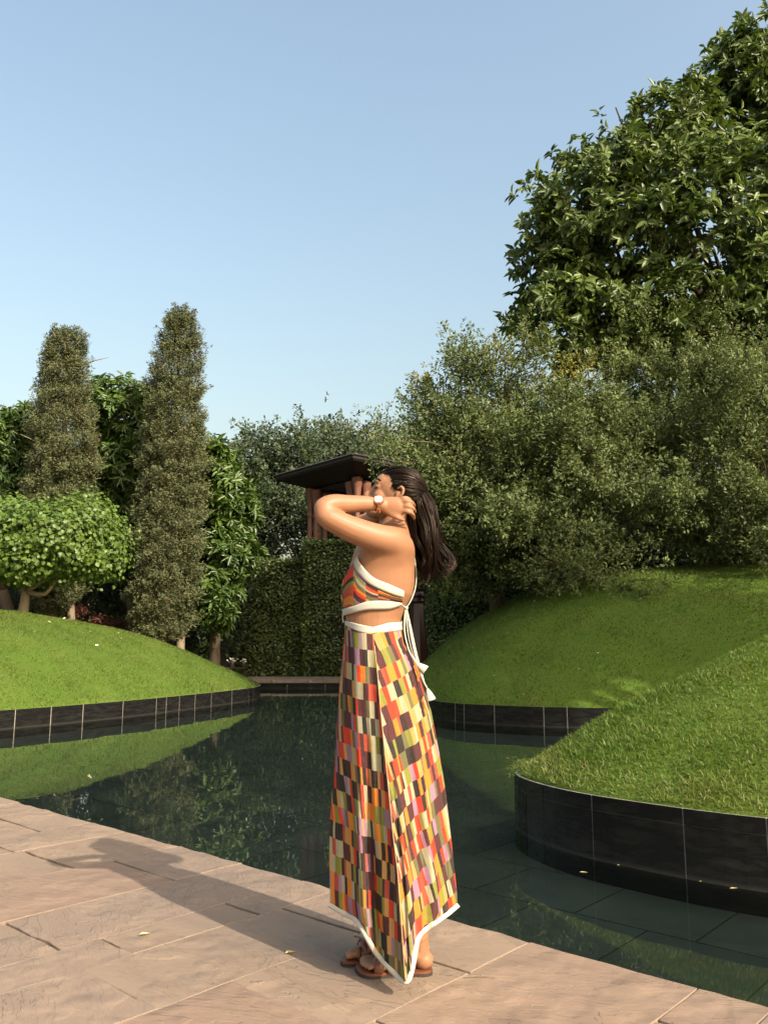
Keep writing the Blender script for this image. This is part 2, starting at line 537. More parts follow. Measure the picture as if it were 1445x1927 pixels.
# ---- grassy mounds with black granite walls
class Mound:
    def __init__(s, pts, c, z0, Hh, p, lean=0.0):
        s.out = catmull_closed(pts, 256); s.c = np.array(c, float); s.z0 = z0; s.H = Hh; s.p = p
        d = s.out - s.c
        a = np.arctan2(d[:, 1], d[:, 0]); o = np.argsort(a)
        s.ang = a[o]; s.rad = np.hypot(d[:, 0], d[:, 1])[o]
    def s_of(s, x, y):
        dx = x - s.c[0]; dy = y - s.c[1]
        return np.hypot(dx, dy) / np.interp(np.arctan2(dy, dx), s.ang, s.rad, period=2 * math.pi)
    def z(s, x, y):
        q = np.clip(s.s_of(x, y), 0, 1)
        und = 0.018 * (np.sin(x * 1.7 + y * 0.9) + np.sin(x * 0.8 - y * 2.1 + 1.0)) * np.minimum(1, (1 - q) * 6)
        return s.z0 + s.H * (1 - np.sqrt(q ** 2 + 0.002) ** s.p) + und
    def build(s, name, label, rings=60):
        n = len(s.out); V = []
        for i in range(rings + 1):
            t = i / rings
            p = s.c + (s.out - s.c) * t
            V.append(np.c_[p, s.z(p[:, 0], p[:, 1])])
        V.append(np.c_[s.out, np.full(n, -0.5)])
        V = np.vstack(V)
        i, j = np.meshgrid(np.arange(rings + 1), np.arange(n), indexing='ij'); i = i.ravel(); j = j.ravel(); k = (j + 1) % n
        F = np.stack([i * n + j, (i + 1) * n + j, (i + 1) * n + k, i * n + k], 1)
        o = mesh_obj(name, V, F, M_TURF, smooth=True)
        return tag(o, label, 'lawn', kind='structure')
    def points(s, n, xr, yr, rng):
        x = rng.uniform(*xr, n); y = rng.uniform(*yr, n)
        q = s.s_of(x, y); k = q < 0.998
        x, y, q = x[k], y[k], q[k]
        z = s.z(x, y); e = 0.02
        nx = -(s.z(x + e, y) - z) / e; ny = -(s.z(x, y + e) - z) / e
        N = unit(np.stack([nx, ny, np.ones_like(x)], 1))
        return np.stack([x, y, z], 1), N, q

def wall_of(m, lo, hi, ztop, widths, label, rows=(1.0,), seed=1, off=0.03, gap=0.005):
    """black granite facing on the part of the outline where lo/hi say, tile by tile"""
    root = empty('retaining_wall', (float(m.out[lo % 256][0]), float(m.out[lo % 256][1]), -0.78))
    inv = -np.array(root.location)
    idx = np.arange(lo, hi + 1)
    P = m.out[idx % 256]
    T = np.gradient(P, axis=0); T /= np.linalg.norm(T, axis=1)[:, None]
    N = np.stack([T[:, 1], -T[:, 0]], 1)
    if ((P + N - m.c) ** 2).sum() < ((P - m.c) ** 2).sum(): N = -N
    A = P + N * off; B = P - N * 0.05
    V = np.vstack([np.c_[A, np.full(len(A), -0.78)], np.c_[A, np.full(len(A), ztop - 0.004)], np.c_[B, np.full(len(A), ztop - 0.004)], np.c_[B, np.full(len(A), -0.78)]]) + inv
    n = len(A); F = []
    for r_ in range(4):
        for j in range(n - 1):
            F.append((r_ * n + j, r_ * n + j + 1, ((r_ + 1) % 4) * n + j + 1, ((r_ + 1) % 4) * n + j))
    mesh_obj('core', V, F, M_GROUT, root)
    # arc length
    L = np.r_[0, np.cumsum(np.linalg.norm(np.diff(A, axis=0), axis=1))]
    rr = random.Random(seed); s_ = 0.0
    zb = -0.6; edges = [zb + (ztop - zb) * 0] + [ztop - h for h in rows] + [ztop]
    edges = sorted(set(edges))
    while s_ < L[-1] - 0.05:
        w = min(rr.choice(widths), L[-1] - s_)
        ss = np.linspace(s_ + gap / 2, s_ + w - gap / 2, 5)
        a = np.stack([np.interp(ss, L, A[:, 0]), np.interp(ss, L, A[:, 1])], 1)
        nn = np.stack([np.interp(ss, L, N[:, 0]), np.interp(ss, L, N[:, 1])], 1)
        for z0, z1 in zip(edges[:-1], edges[1:]):
            pr = 0.004 + rr.uniform(-0.0008, 0.0008)
            o_ = a + nn * pr; g_ = gap / 2
            V = np.vstack([np.c_[a, np.full(5, z0 + g_ * .3)], np.c_[o_, np.full(5, z0 + g_ * .3)], np.c_[o_, np.full(5, z1 - g_ * .3)], np.c_[a, np.full(5, z1 - g_ * .3)]]) + inv
            F = []
            for r_ in range(4):
                for j in range(4):
                    F.append((r_ * 5 + j, r_ * 5 + j + 1, ((r_ + 1) % 4) * 5 + j + 1, ((r_ + 1) % 4) * 5 + j))
            F += [(0, 5, 10, 15), (19, 14, 9, 4)]
            mesh_obj('tile', V, F, M_GRANITE, root)
        s_ += w
    return tag(root, label, 'wall')

mound_l = Mound([(-2.98, 19.6), (-3.4, 17.6), (-4.45, 14.7), (-5.66, 12.5), (-7.5, 10.1), (-10, 8.6), (-14, 9.5), (-16.3, 15), (-14.5, 21), (-9.5, 24), (-5.3, 23.2), (-3.4, 21.4)], (-9, 17.2), 0.10, 1.68, 2.1)
mound_r = Mound([(0.35, 17.2), (0.95, 14.2), (1.9, 13.2), (3.03, 12.75), (4.3, 12.6), (6, 12.2), (9, 11.4), (13, 12.5), (15, 17), (13, 22), (7, 24), (2.2, 22.4), (0.6, 19.8)], (7, 17.6), 0.12, 2.5, 3.0)
mound_n = Mound([(0.93, 5.75), (1.08, 5.3), (1.36, 4.92), (1.93, 4.42), (2.8, 4.0), (4, 3.8), (6.5, 4.2), (8.5, 6.2), (7.5, 8.8), (5, 9.4), (3.3, 8.6), (2.2, 7.6), (1.35, 6.55), (1.0, 6.1)], (4.8, 6.2), 0.185, 1.70, 1.2)
mound_l.build('grass_mound_left', 'smooth bright green grassy mound across the pool below the cypresses')
mound_r.build('grass_mound_right', 'tree shaded grassy mound on the far bank behind the woman')
mound_n.build('grass_mound_near', 'steep sunlit grassy mound rising from the pool in the near corner')
def span(m, f):
    k = [i for i in range(256) if f(m.out[i])]
    return k
wall_of(mound_l, -12, 116, 0.10, (0.55, 0.62, 0.30, 0.9, 0.42), 'long low black tiled wall edging the bright mound by the cypresses', seed=3, gap=0.016)
wall_of(mound_r, -40, 116, 0.12, (0.35, 0.62, 0.2, 0.55, 0.8), 'low black tiled wall under the tree shaded mound', seed=6, gap=0.014)
wall_of(mound_n, -66, 112, 0.180, (0.42, 0.22, 0.62, 0.56), 'curved black granite tiled wall of the nearest mound', rows=(0.085,), seed=12, gap=0.007)

# ---- far pool wall under the stone terrace
root = empty('retaining_wall', (-1, 24.4, -0.78))
V, F = box((0, 0.0, 0.37), (24, 0.04, 0.73)); mesh_obj('core', V, F, M_GROUT, root)
x = -7.0
while x < 9:
    w = rs.choice((0.9, 0.5, 0.22, 0.7, 1.1))
    V, F = box((x + w / 2 + 1 - 1, -0.03, 0.37), (w - 0.022, 0.02, 0.72)); mesh_obj('tile', V, F, M_GRANITE, root)
    x += w
tag(root, 'straight black tiled pool wall under the far stone terrace', 'wall')

# ---- grass blades
def blades(m, name, label, n, xr, yr, hgt, wid, mat, rng, seg=1):
    P, N, q = m.points(n, xr, yr, rng); k = len(P)
    az = rng.uniform(0, 2 * math.pi, k)
    side = np.stack([np.cos(az), np.sin(az), np.zeros(k)], 1)
    tilt = rng.normal(0, 0.65, (k, 3)) * np.array([1, 1, 0.2])
    d = unit(N * 0.6 + np.array([0, 0, 0.5]) + tilt)
    h = hgt * rng.uniform(0.45, 1.35, k)[:, None] * (1 + 0.35 * np.sin(P[:, 0] * 4.1 + 1.3 * np.sin(P[:, 1] * 3.3)) * np.sin(P[:, 1] * 5.2 + P[:, 0]))[:, None] * (1 + 0.35 * np.clip((q - 0.93) / 0.07, 0, 1))[:, None]
    w = wid * rng.uniform(0.6, 1.3, k)[:, None]
    base = P - N * 0.004
    if seg == 1:
        V = np.stack([base - side * w, base + side * w, base + d * h], 1).reshape(-1, 3)
        F = np.arange(k * 3).reshape(k, 3); rn = rng.uniform(0, 1, k)
    else:
        mid = base + d * h * 0.55
        tip = mid + unit(d + tilt * 0.9 - np.array([0, 0, 0.25])) * h * 0.55
        V = np.stack([base - side * w, base + side * w, mid + side * w * 0.75, mid - side * w * 0.75, tip], 1).reshape(-1, 3)
        b = np.arange(k)[:, None] * 5
        F = np.vstack([b + np.array([[0, 1, 2]]), b + np.array([[0, 2, 3]]), b + np.array([[3, 2, 4]])])
        r0 = rng.uniform(0, 0.93, k); dry = (q > 0.94) & (rng.uniform(size=k) < 0.45); r0[dry] = rng.uniform(0.88, 1, dry.sum()); rn = np.r_[r0, r0, r0]
    o = mesh_obj(name, V, F, mat, rnd=rn)
    return tag(o, label, 'grass', kind='stuff')
M_BLADE = leaf_mat('grass_blade', (0.075, 0.135, 0.017), (0.160, 0.255, 0.036), ((0.22, 0.26, 0.07), (0.30, 0.27, 0.12)), 0.5, 0.3, 0.3, patch=(0.20, 0.22, 0.05))
blades(mound_n, 'grass', 'short dense grass blades on the nearest mound', 135000, (0.9, 4.4), (3.8, 8.6), 0.036, 0.0030, M_BLADE, R, 2)
M_BLADE2 = leaf_mat('lawn_blade', (0.062, 0.112, 0.014), (0.130, 0.205, 0.028), ((0.17, 0.21, 0.05), (0.22, 0.21, 0.09)), 0.55, 0.25, 0.25, patch=(0.150, 0.175, 0.036))
blades(mound_l, 'grass', 'short bright turf covering the mound below the cypresses', 185000, (-10.0, -2.9), (9, 23), 0.035, 0.0075, M_BLADE2, R)
blades(mound_r, 'grass', 'short shaded turf covering the far bank mound', 140000, (0.3, 9), (11, 21), 0.04, 0.0075, M_BLADE2, R)
# ================================================================== TREES AND PLANTS
def bark_mat(name, a, b):
    M = Mat(name)
    q = M.scaled(M.pos(), (9.0, 9.0, 2.0))
    n = M.noise(q, 3.0, 7, 0.65, 0.5)
    return M.done(M.pbr(M.mix(n, a, b), 0.9, M.bump(n, 0.9, 0.02), **{'Specular IOR Level': 0.2}))
M_BARK = bark_mat('bark_brown', (0.045, 0.032, 0.022), (0.17, 0.125, 0.085))
M_BARKD = bark_mat('bark_dark', (0.03, 0.024, 0.018), (0.09, 0.07, 0.05))
M_BARKP = bark_mat('bark_pale', (0.13, 0.10, 0.07), (0.30, 0.24, 0.17))

T_OVATE = (np.array([[0, 0, 0], [0.32, 0.5, 0.10], [0.70, 0.40, 0.04], [1, 0, -0.16], [0.70, -0.40, 0.04], [0.32, -0.5, 0.10]]), [(0, 3, 2, 1), (0, 5, 4, 3)])
T_DIAM = (np.array([[0, 0, 0], [0.45, 0.5, 0.06], [1, 0, -0.06], [0.45, -0.5, 0.06]]), [(0, 3, 2, 1)])
T_ROUND = (np.array([[0, 0.12, 0], [0.25, 0.5, 0.05], [0.72, 0.42, 0.02], [1, 0, -0.08], [0.72, -0.42, 0.02], [0.25, -0.5, 0.05], [0, -0.12, 0], [0.4, 0, -0.06]]), [(7, 2, 1, 0), (7, 4, 3, 2), (7, 6, 5, 4)])

def leaf_arrays(P, D, N, L, W, tmpl):
    D = unit(D); S = unit(np.cross(N, D)); N = np.cross(D, S)
    T, faces = tmpl
    V = (P[:, None, :] + D[:, None, :] * (T[None, :, 0:1] * L[:, None, None]) + S[:, None, :] * (T[None, :, 1:2] * W[:, None, None])
         + N[:, None, :] * (T[None, :, 2:3] * L[:, None, None])).reshape(-1, 3)
    base = np.arange(len(P))[:, None, None] * len(T)
    F = (base + np.array(faces)[None]).reshape(-1, len(faces[0]))
    return V, F, len(faces)

def blob(px, py, Y, rx, rz, ry):
    if rx < 0: return np.array([px, py, Y], float), np.array([-rx, ry, rz], float)     # given in metres
    c = at_y(px, py, Y); s = np.linalg.norm(ray(px, py)[1:]) * Y / ray(px, py)[1] / FPX
    return c, np.array([rx * s, ry, rz * s])

def sample_blobs(blobs, n, rng, shell=0.2, inner=0.3, rough=0.16, back=0.45, clump=None):
    """points spread through the blobs' outer volume, with outward directions; clump = (count, spread, height) gathers them on boughs"""
    if clump:
        m, sh, sv = clump
        n1 = int(n * 0.80)
        Pc, Dc, Ic = sample_blobs(blobs, m, rng, shell * 0.8, inner * 0.8, rough, back)
        i = rng.integers(0, m, n1)
        sc = rng.uniform(0.6, 1.3, m)[i][:, None]
        P1 = Pc[i] + rng.normal(0, 1, (n1, 3)) * np.array([sh, sh, sv]) * sc - np.array([0, 0, 0.10]) * (rng.normal(0, 1, (n1, 1)) ** 2)
        P2, D2, I2 = sample_blobs(blobs, n - n1, rng, shell, 0.75, rough, back)
        return np.vstack([P1, P2]), np.vstack([unit(Dc[i] + rng.normal(0, .35, (n1, 3))), D2]), np.r_[Ic[i], I2]
    C = np.array([b[0] for b in blobs]); Rr = np.array([b[1] for b in blobs])
    w = (Rr[:, 0] * Rr[:, 2] + Rr[:, 0] * Rr[:, 1] + Rr[:, 1] * Rr[:, 2]); w = w / w.sum()
    out_p, out_d, out_i = [], [], []
    tot = 0
    while tot < n:
        k = n * 3
        i = rng.choice(len(blobs), k, p=w)
        d = unit(rng.normal(size=(k, 3)))
        keep = (d[:, 1] < 0.25) | (rng.uniform(size=k) < back)
        i, d = i[keep], d[keep]; k = len(i)
        r = 1 - np.abs(rng.normal(0, shell, k))
        inn = rng.uniform(size=k) < inner
        r[inn] = rng.uniform(0.25, 0.9, inn.sum())
        lump = 1 + rough * (np.sin(d[:, 0] * 7 + i * 1.7) * np.cos(d[:, 2] * 6 + i) + 0.6 * np.sin(d[:, 1] * 9 + d[:, 2] * 11 + i * 2.3))
        p = C[i] + d * Rr[i] * (np.clip(r, 0.15, 1.1) * lump)[:, None]
        # drop points buried in other blobs
        q = (((p[:, None, :] - C[None]) / Rr[None]) ** 2).sum(2)
        q[np.arange(k), i] = 9
        ok = (q.min(1) > 0.5) | (rng.uniform(size=k) < 0.16)
        out_p.append(p[ok]); out_d.append(unit(d[ok] / Rr[i[ok]])); out_i.append(inn[ok]); tot += ok.sum()
    return np.vstack(out_p)[:n], np.vstack(out_d)[:n], np.concatenate(out_i)[:n]

def rosettes(P, D, rng, k=9, L=0.24, W=0.085, droop=0.35, spread=1.0):
    """whorls of large leaves at twig tips"""
    n = len(P)
    ax = unit(D * 0.75 + np.array([0, -0.1, 0.45]) + rng.normal(0, 0.35, (n, 3)))
    a = unit(np.cross(ax, rng.normal(size=(n, 3)))); b = np.cross(ax, a)
    ph = (np.arange(k)[None] * 2.399 + rng.uniform(0, 6.28, (n, 1)) + rng.normal(0, 0.25, (n, k)))
    el = rng.uniform(0.05, 0.95, (n, k)) * spread
    rdir = a[:, None] * np.cos(ph)[..., None] + b[:, None] * np.sin(ph)[..., None]
    d = rdir * np.cos(el)[..., None] + ax[:, None] * np.sin(el)[..., None] + np.array([0, 0, -droop])
    nrm = ax[:, None] * np.cos(el)[..., None] - rdir * np.sin(el)[..., None]
    pos = P[:, None] + ax[:, None] * rng.uniform(-0.5, 0.25, (n, k))[..., None] * L + rdir * 0.015
    sz = rng.uniform(0.62, 1.18, (n, k)) * rng.uniform(0.8, 1.15, (n, 1))
    return pos.reshape(-1, 3), d.reshape(-1, 3), nrm.reshape(-1, 3), (L * sz).ravel(), (W * sz * rng.uniform(0.8, 1.2, (n, k))).ravel()

def sprays(P, D, rng, k=45, length=0.6, radius=0.16, L=0.075, W=0.032, up=0.7, jitter=0.35):
    n = len(P)
    ax = unit(D * 0.8 + np.array([0, 0, up]) + rng.normal(0, jitter, (n, 3)))
    ln = length * rng.uniform(0.6, 1.35, (n, 1))
    t = rng.uniform(0, 1, (n, k)) ** 0.8
    a = unit(np.cross(ax, rng.normal(size=(n, 3)))); b = np.cross(ax, a)
    ph = rng.uniform(0, 6.283, (n, k))
    rdir = a[:, None] * np.cos(ph)[..., None] + b[:, None] * np.sin(ph)[..., None]
    rr = radius * np.sqrt(rng.uniform(0, 1, (n, k))) * (1.05 - 0.85 * t)
    pos = P[:, None] + ax[:, None] * (ln * (t - 0.35))[..., None] + rdir * rr[..., None]
    d = ax[:, None] * 0.55 + rdir * 0.8 + rng.normal(0, 0.3, (n, k, 3))
    nrm = rng.normal(0, 0.5, (n, k, 3)) + np.array([0.30, -0.42, 0.68])
    sz = rng.uniform(0.6, 1.3, (n, k))
    return pos.reshape(-1, 3), d.reshape(-1, 3), nrm.reshape(-1, 3), (L * sz).ravel(), (W * sz).ravel()

def limb_geo(base, tips, r0, rng, fork=0.45, seg=7, thin=0.18):
    """one tapered trunk and limbs that reach the blob centres"""
    g = Geo()
    base = np.asarray(base, float); tips = [np.asarray(t, float) for t in tips]
    top = np.mean(tips, axis=0)
    fk = base + (top - base) * fork + np.array([rng.normal(0, .1), 0, 0])
    g.add(*tube([base - [0, 0, 0.3], base + (fk - base) * 0.5 + rng.normal(0, r0 * 0.5, 3) * [1, 1, 0], fk], [r0 * 1.25, r0, r0 * 0.8], seg + 3, 9))
    for t in tips:
        m = fk + (t - fk) * 0.55 + rng.normal(0, 0.18, 3)
        g.add(*tube([fk - (fk - base) * 0.04, m, t], [r0 * 0.62, r0 * 0.38, r0 * thin], seg, 8))
        for _ in range(3):
            e = t + np.clip(rng.normal(0, 1, 3), -1.2, 1.2) * 0.06 * np.linalg.norm(t - fk)
            g.add(*tube([m + (t - m) * rng.uniform(0, .8), (m + e) / 2 + rng.normal(0, .1, 3), e], [r0 * 0.24, r0 * 0.16, r0 * 0.05], 5, 6))
    return g

def pick_leaves(root, arr, rnd, tmpl, mat, n=300, name='leaf'):
    """the n leaves that show largest from the photograph's side become parts of their own; returns the mask of the rest"""
    P, D, N, L, W = arr
    dist = np.linalg.norm(P - _c, axis=1)
    px = 722.5 + FPX * (P @ _r) / ((P - _c) @ _f); py = 963.5 - FPX * ((P - _c) @ _u) / ((P - _c) @ _f)
    inside = (px > 0) & (px < 1445) & (py > 0) & (py < 1900)
    view = unit(P - _c); face = np.abs((unit(N) * view).sum(1))
    front = -((P - P.mean(0)) @ _f) / (np.std((P - P.mean(0)) @ _f) + 1e-6)
    score = np.where(inside, L / dist * (0.3 + face) * (1 + 0.8 * np.clip(front, -1, 2)), 0)
    pick = np.argsort(-score)[:n]
    inv = np.array(root.location)
    V, F, _ = leaf_arrays(np.zeros((1, 3)), np.array([[1.0, 0, 0]]), np.array([[0, 0, 1.0]]), np.ones(1), np.ones(1), tmpl)
    shared = []
    for q in range(12):
        shared.append(np_mesh(name, V, F, mat, rnd=np.full(len(F), (q + 0.5) / 12 * 0.9)))
    for i in pick:
        d = unit(D[i]); s = unit(np.cross(N[i], d)); nn = np.cross(d, s)
        o = bpy.data.objects.new(name, shared[min(11, int(rnd[i] * 12))])
        M3 = np.stack([d * L[i], s * W[i], nn * L[i]], 1)
        M4 = Matrix([list(M3[r_]) + [P[i][r_] - inv[r_]] for r_ in range(3)] + [[0, 0, 0, 1]])
        link(o, root); o.matrix_basis = M4
    m = np.ones(len(P), bool); m[pick] = False
    return m

def crown_obj(root, parts, mat, tmpl, rng, name='crown', rnds=None, kind=None, smooth=False):
    inv = np.array(root.location)
    P, D, N, L, W = [np.concatenate([p[i] for p in parts]) for i in range(5)]
    rn = rng.uniform(0, 0.88, len(P)) if rnds is None else rnds
    V, F, k = leaf_arrays(P - inv, D, N, L, W, tmpl)
    o = mesh_obj(name, V, F, mat, root, rnd=np.repeat(rn, k), smooth=smooth)
    if kind: o['kind'] = kind
    return o

def tree(name, label, group, base, blobs, r0, bark, leafmat, tmpl, gen, n, rng, fork=0.45, big=0, inner=0.3, shell=0.2, rough=0.16, young=None, tips=None, clump=None):
    root = empty(name, tuple(map(float, base)))
    tag(root, label, 'tree', group)
    bl = [blob(*b) for b in blobs]
    g = limb_geo(base, [b[0] for b in bl] if tips is None else tips, r0, rng, fork)
    P, D, inn = sample_blobs(bl, n, rng, shell, inner, rough, clump=clump)
    # twigs that carry the outer clusters
    C = np.array([b[0] for b in bl])
    for i in rng.choice(len(P), min(140, len(P)), replace=False):
        c = C[((C - P[i]) ** 2).sum(1).argmin()]
        s = c + (P[i] - c) * 0.25
        g.add(*tube([s, (s + P[i]) / 2 + rng.normal(0, 0.06, 3), P[i]], [r0 * 0.09, r0 * 0.07, r0 * 0.03], 4, 5))
    V = np.array(g.V) - np.array(base)
    mesh_obj('trunk', V, g.F, bark, root, smooth=True)
    arr = gen(P, D, rng)
    k = len(arr[0]) // len(P)
    clr = np.repeat(rng.uniform(0, 0.35, len(P)), k)
    rn = np.clip(clr + rng.uniform(0, 0.55, len(arr[0])), 0, 0.88)
    if young is not None:
        for yp, yr in young:
            dd = np.linalg.norm(P - yp, axis=1) < yr
            yk = np.repeat(dd, k) & (rng.uniform(size=len(rn)) < 0.7)
            rn[yk] = rng.uniform(0.88, 1.0, yk.sum())
    if big:
        m = pick_leaves(root, arr, rn, tmpl, leafmat, big)
        arr = tuple(a[m] for a in arr); rn = rn[m]
    crown_obj(root, [arr], leafmat, tmpl, rng, rnds=rn, kind='stuff' if big else None)
    return root

M_FICUS = leaf_mat('ficus_leaf', (0.070, 0.115, 0.028), (0.185, 0.250, 0.062), ((0.14, 0.19, 0.03), (0.24, 0.26, 0.04)), 0.42, 0.18, 0.35)
M_BUSH = leaf_mat('fig_leaf', (0.080, 0.112, 0.036), (0.205, 0.255, 0.090), ((0.24, 0.23, 0.05), (0.38, 0.30, 0.04)), 0.55, 0.22, 0.25)
M_CYP = leaf_mat('cypress_leaf', (0.082, 0.098, 0.040), (0.185, 0.205, 0.090), ((0.14, 0.10, 0.05), (0.17, 0.11, 0.06)), 0.65, 0.12, 0.25)
M_UMB = leaf_mat('round_leaf', (0.075, 0.135, 0.020), (0.150, 0.235, 0.034), ((0.2, 0.28, 0.05), (0.26, 0.32, 0.07)), 0.45, 0.25, 0.4)
M_MANGO = leaf_mat('long_leaf', (0.050, 0.098, 0.018), (0.125, 0.200, 0.034), ((0.18, 0.25, 0.05), (0.25, 0.29, 0.07)), 0.38, 0.22, 0.5)
M_FAR = leaf_mat('far_leaf', (0.040, 0.066, 0.026), (0.095, 0.130, 0.052), ((0.15, 0.17, 0.08), (0.2, 0.2, 0.1)), 0.5, 0.2, 0.4)
M_FARP = leaf_mat('far_leaf_pale', (0.090, 0.100, 0.045), (0.18, 0.19, 0.09), None, 0.5, 0.2, 0.3)
M_HEDGE = leaf_mat('hedge_leaf', (0.060, 0.098, 0.022), (0.150, 0.205, 0.048), ((0.14, 0.18, 0.04), (0.2, 0.22, 0.05)), 0.42, 0.15, 0.45)
M_SHADE = leaf_mat('shade_dark_leaf', (0.016, 0.030, 0.010), (0.045, 0.070, 0.020), None, 0.5, 0.15, 0.3)  # shade under the trees is put into this dark leaf colour
M_REDL = leaf_mat('red_leaf', (0.06, 0.018, 0.012), (0.13, 0.04, 0.022), None, 0.5, 0.2, 0.3)
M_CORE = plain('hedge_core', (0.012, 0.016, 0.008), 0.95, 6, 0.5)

# ---- the tall rubber fig at the right
g_ros = lambda k, L, W, dr=0.35: (lambda P, D, rng: rosettes(P, D, rng, k, L, W, dr))
g_spr = lambda **kw: (lambda P, D, rng: sprays(P, D, rng, **kw))
FY = 18.2
tree('rubber_fig_tree', 'tall dark rubber fig with large glossy leaves rising against the sky', None,
     (9.8, 19.2, 1.7),
     [(1125, 440, FY, 135, 140, 1.9), (1045, 440, FY, 70, 100, 1.3), (1040, 570, FY, 68, 100, 1.4), (1175, 320, FY, 115, 90, 1.7), (1265, 245, FY, 95, 80, 1.7), (1200, 240, FY, 80, 40, 1.2),
      (1380, 170, FY + .5, 75, 85, 1.6), (1405, 118, FY + .5, 52, 50, 1.2), (1510, 225, FY + .5, 110, 140, 2.0), (1310, 430, FY - .7, 180, 150, 2.1), (1480, 430, FY - .3, 170, 190, 2.3),
      (1120, 620, FY, 120, 75, 1.8), (1300, 600, FY, 170, 90, 2), (1470, 640, FY, 140, 110, 2), (1660, 400, FY + 1, 170, 260, 2.4)],
     0.34, M_BARKD, M_FICUS, T_OVATE, g_ros(9, 0.245, 0.095), 6800, R, fork=0.5, big=300, shell=0.17, inner=0.42, rough=0.16, clump=(420, 0.21, 0.17))

# ---- small-leaved figs over the right bank
spr = g_spr(k=48, length=0.62, radius=0.14, L=0.082, W=0.038, up=0.8)
gp = 'small leaved fig trees on the far bank'
tree('weeping_fig_tree', 'olive green small leaved fig nearest the wooden pavilion', gp, (2.5, 17.9, 1.6),
     [(818, 790, 17.4, 58, 76, 1.0), (880, 730, 16.9, 62, 88, 1.1), (950, 715, 16.5, 62, 70, 1.0), (890, 860, 16.6, 125, 100, 1.4), (822, 890, 17.4, 55, 78, 1.1), (850, 985, 17, 95, 85, 1.3), (930, 950, 16.4, 90, 90, 1.3), (860, 1060, 17.2, 70, 55, 0.9)],
     0.16, M_BARK, M_BUSH, T_DIAM, spr, 1750, R, fork=0.3, rough=0.22, shell=0.2, inner=0.2, clump=(62, 0.34, 0.15), young=[(at_y(955, 655, 16.5), 0.55), (at_y(800, 730, 17.2), 0.5)])
tree('weeping_fig_tree', 'small leaved fig with yellow new growth and low branch over the shaded lawn', gp, (4.6, 19.0, 1.9),
     [(1040, 765, 17.3, 82, 72, 1.4), (1100, 840, 16.6, 115, 95, 1.7), (1010, 860, 17, 100, 90, 1.5), (1130, 900, 15.8, 80, 62, 1.1), (1030, 960, 16.6, 110, 62, 1.4), (960, 1040, 17, 85, 42, 1.1), (1060, 1065, 15.2, 52, 30, 0.5), (1110, 1090, 14.9, 45, 24, 0.42), (1165, 1125, 14.5, 48, 26, 0.38), (1110, 1010, 15.6, 60, 26, 0.6)],
     0.17, M_BARK, M_BUSH, T_DIAM, spr, 1850, R, fork=0.25, rough=0.22, shell=0.2, inner=0.2, clump=(70, 0.34, 0.15), young=[(at_y(1040, 690, 16.5), 0.75), (at_y(1085, 700, 16.8), 0.6)])
tree('weeping_fig_tree', 'broad small leaved fig with pointed top beneath the rubber fig', gp, (8.2, 18.2, 2.4),
     [(1330, 640, 17.2, 52, 82, 1.1), (1225, 690, 17.2, 75, 72, 1.3), (1330, 760, 16.8, 150, 95, 1.9), (1430, 715, 17, 95, 95, 1.5), (1200, 800, 17, 80, 80, 1.3), (1290, 900, 16.3, 140, 100, 1.7), (1420, 900, 15.8, 110, 120, 1.6), (1380, 1010, 16, 90, 60, 1.3), (1550, 830, 16, 130, 180, 1.9), (1450, 1020, 15.3, 60, 50, 0.9), (1240, 985, 16.6, 80, 40, 1.0)],
     0.18, M_BARK, M_BUSH, T_DIAM, spr, 2350, R, fork=0.22, rough=0.22, shell=0.2, inner=0.2, clump=(88, 0.36, 0.16))

# ---- the tree outside the picture that shades the far bank
tree('shade_tree', 'leafy tree outside the frame whose crown shades the far bank mound', None, (9.4, 8.2, 0.2),
     [(7.0, 7.2, 6.6, -1.4, 0.9, 1.2), (8.2, 8.4, 7.0, -1.7, 1.1, 1.5), (10.3, 7.9, 6.7, -1.2, 1.0, 1.2), (6.2, 8.4, 6.6, -1.1, 0.8, 1.2)],
     0.22, M_BARK, M_BUSH, T_DIAM, g_spr(k=40, length=0.8, radius=0.28, L=0.13, W=0.06, up=0.5), 1150, R, fork=0.5)

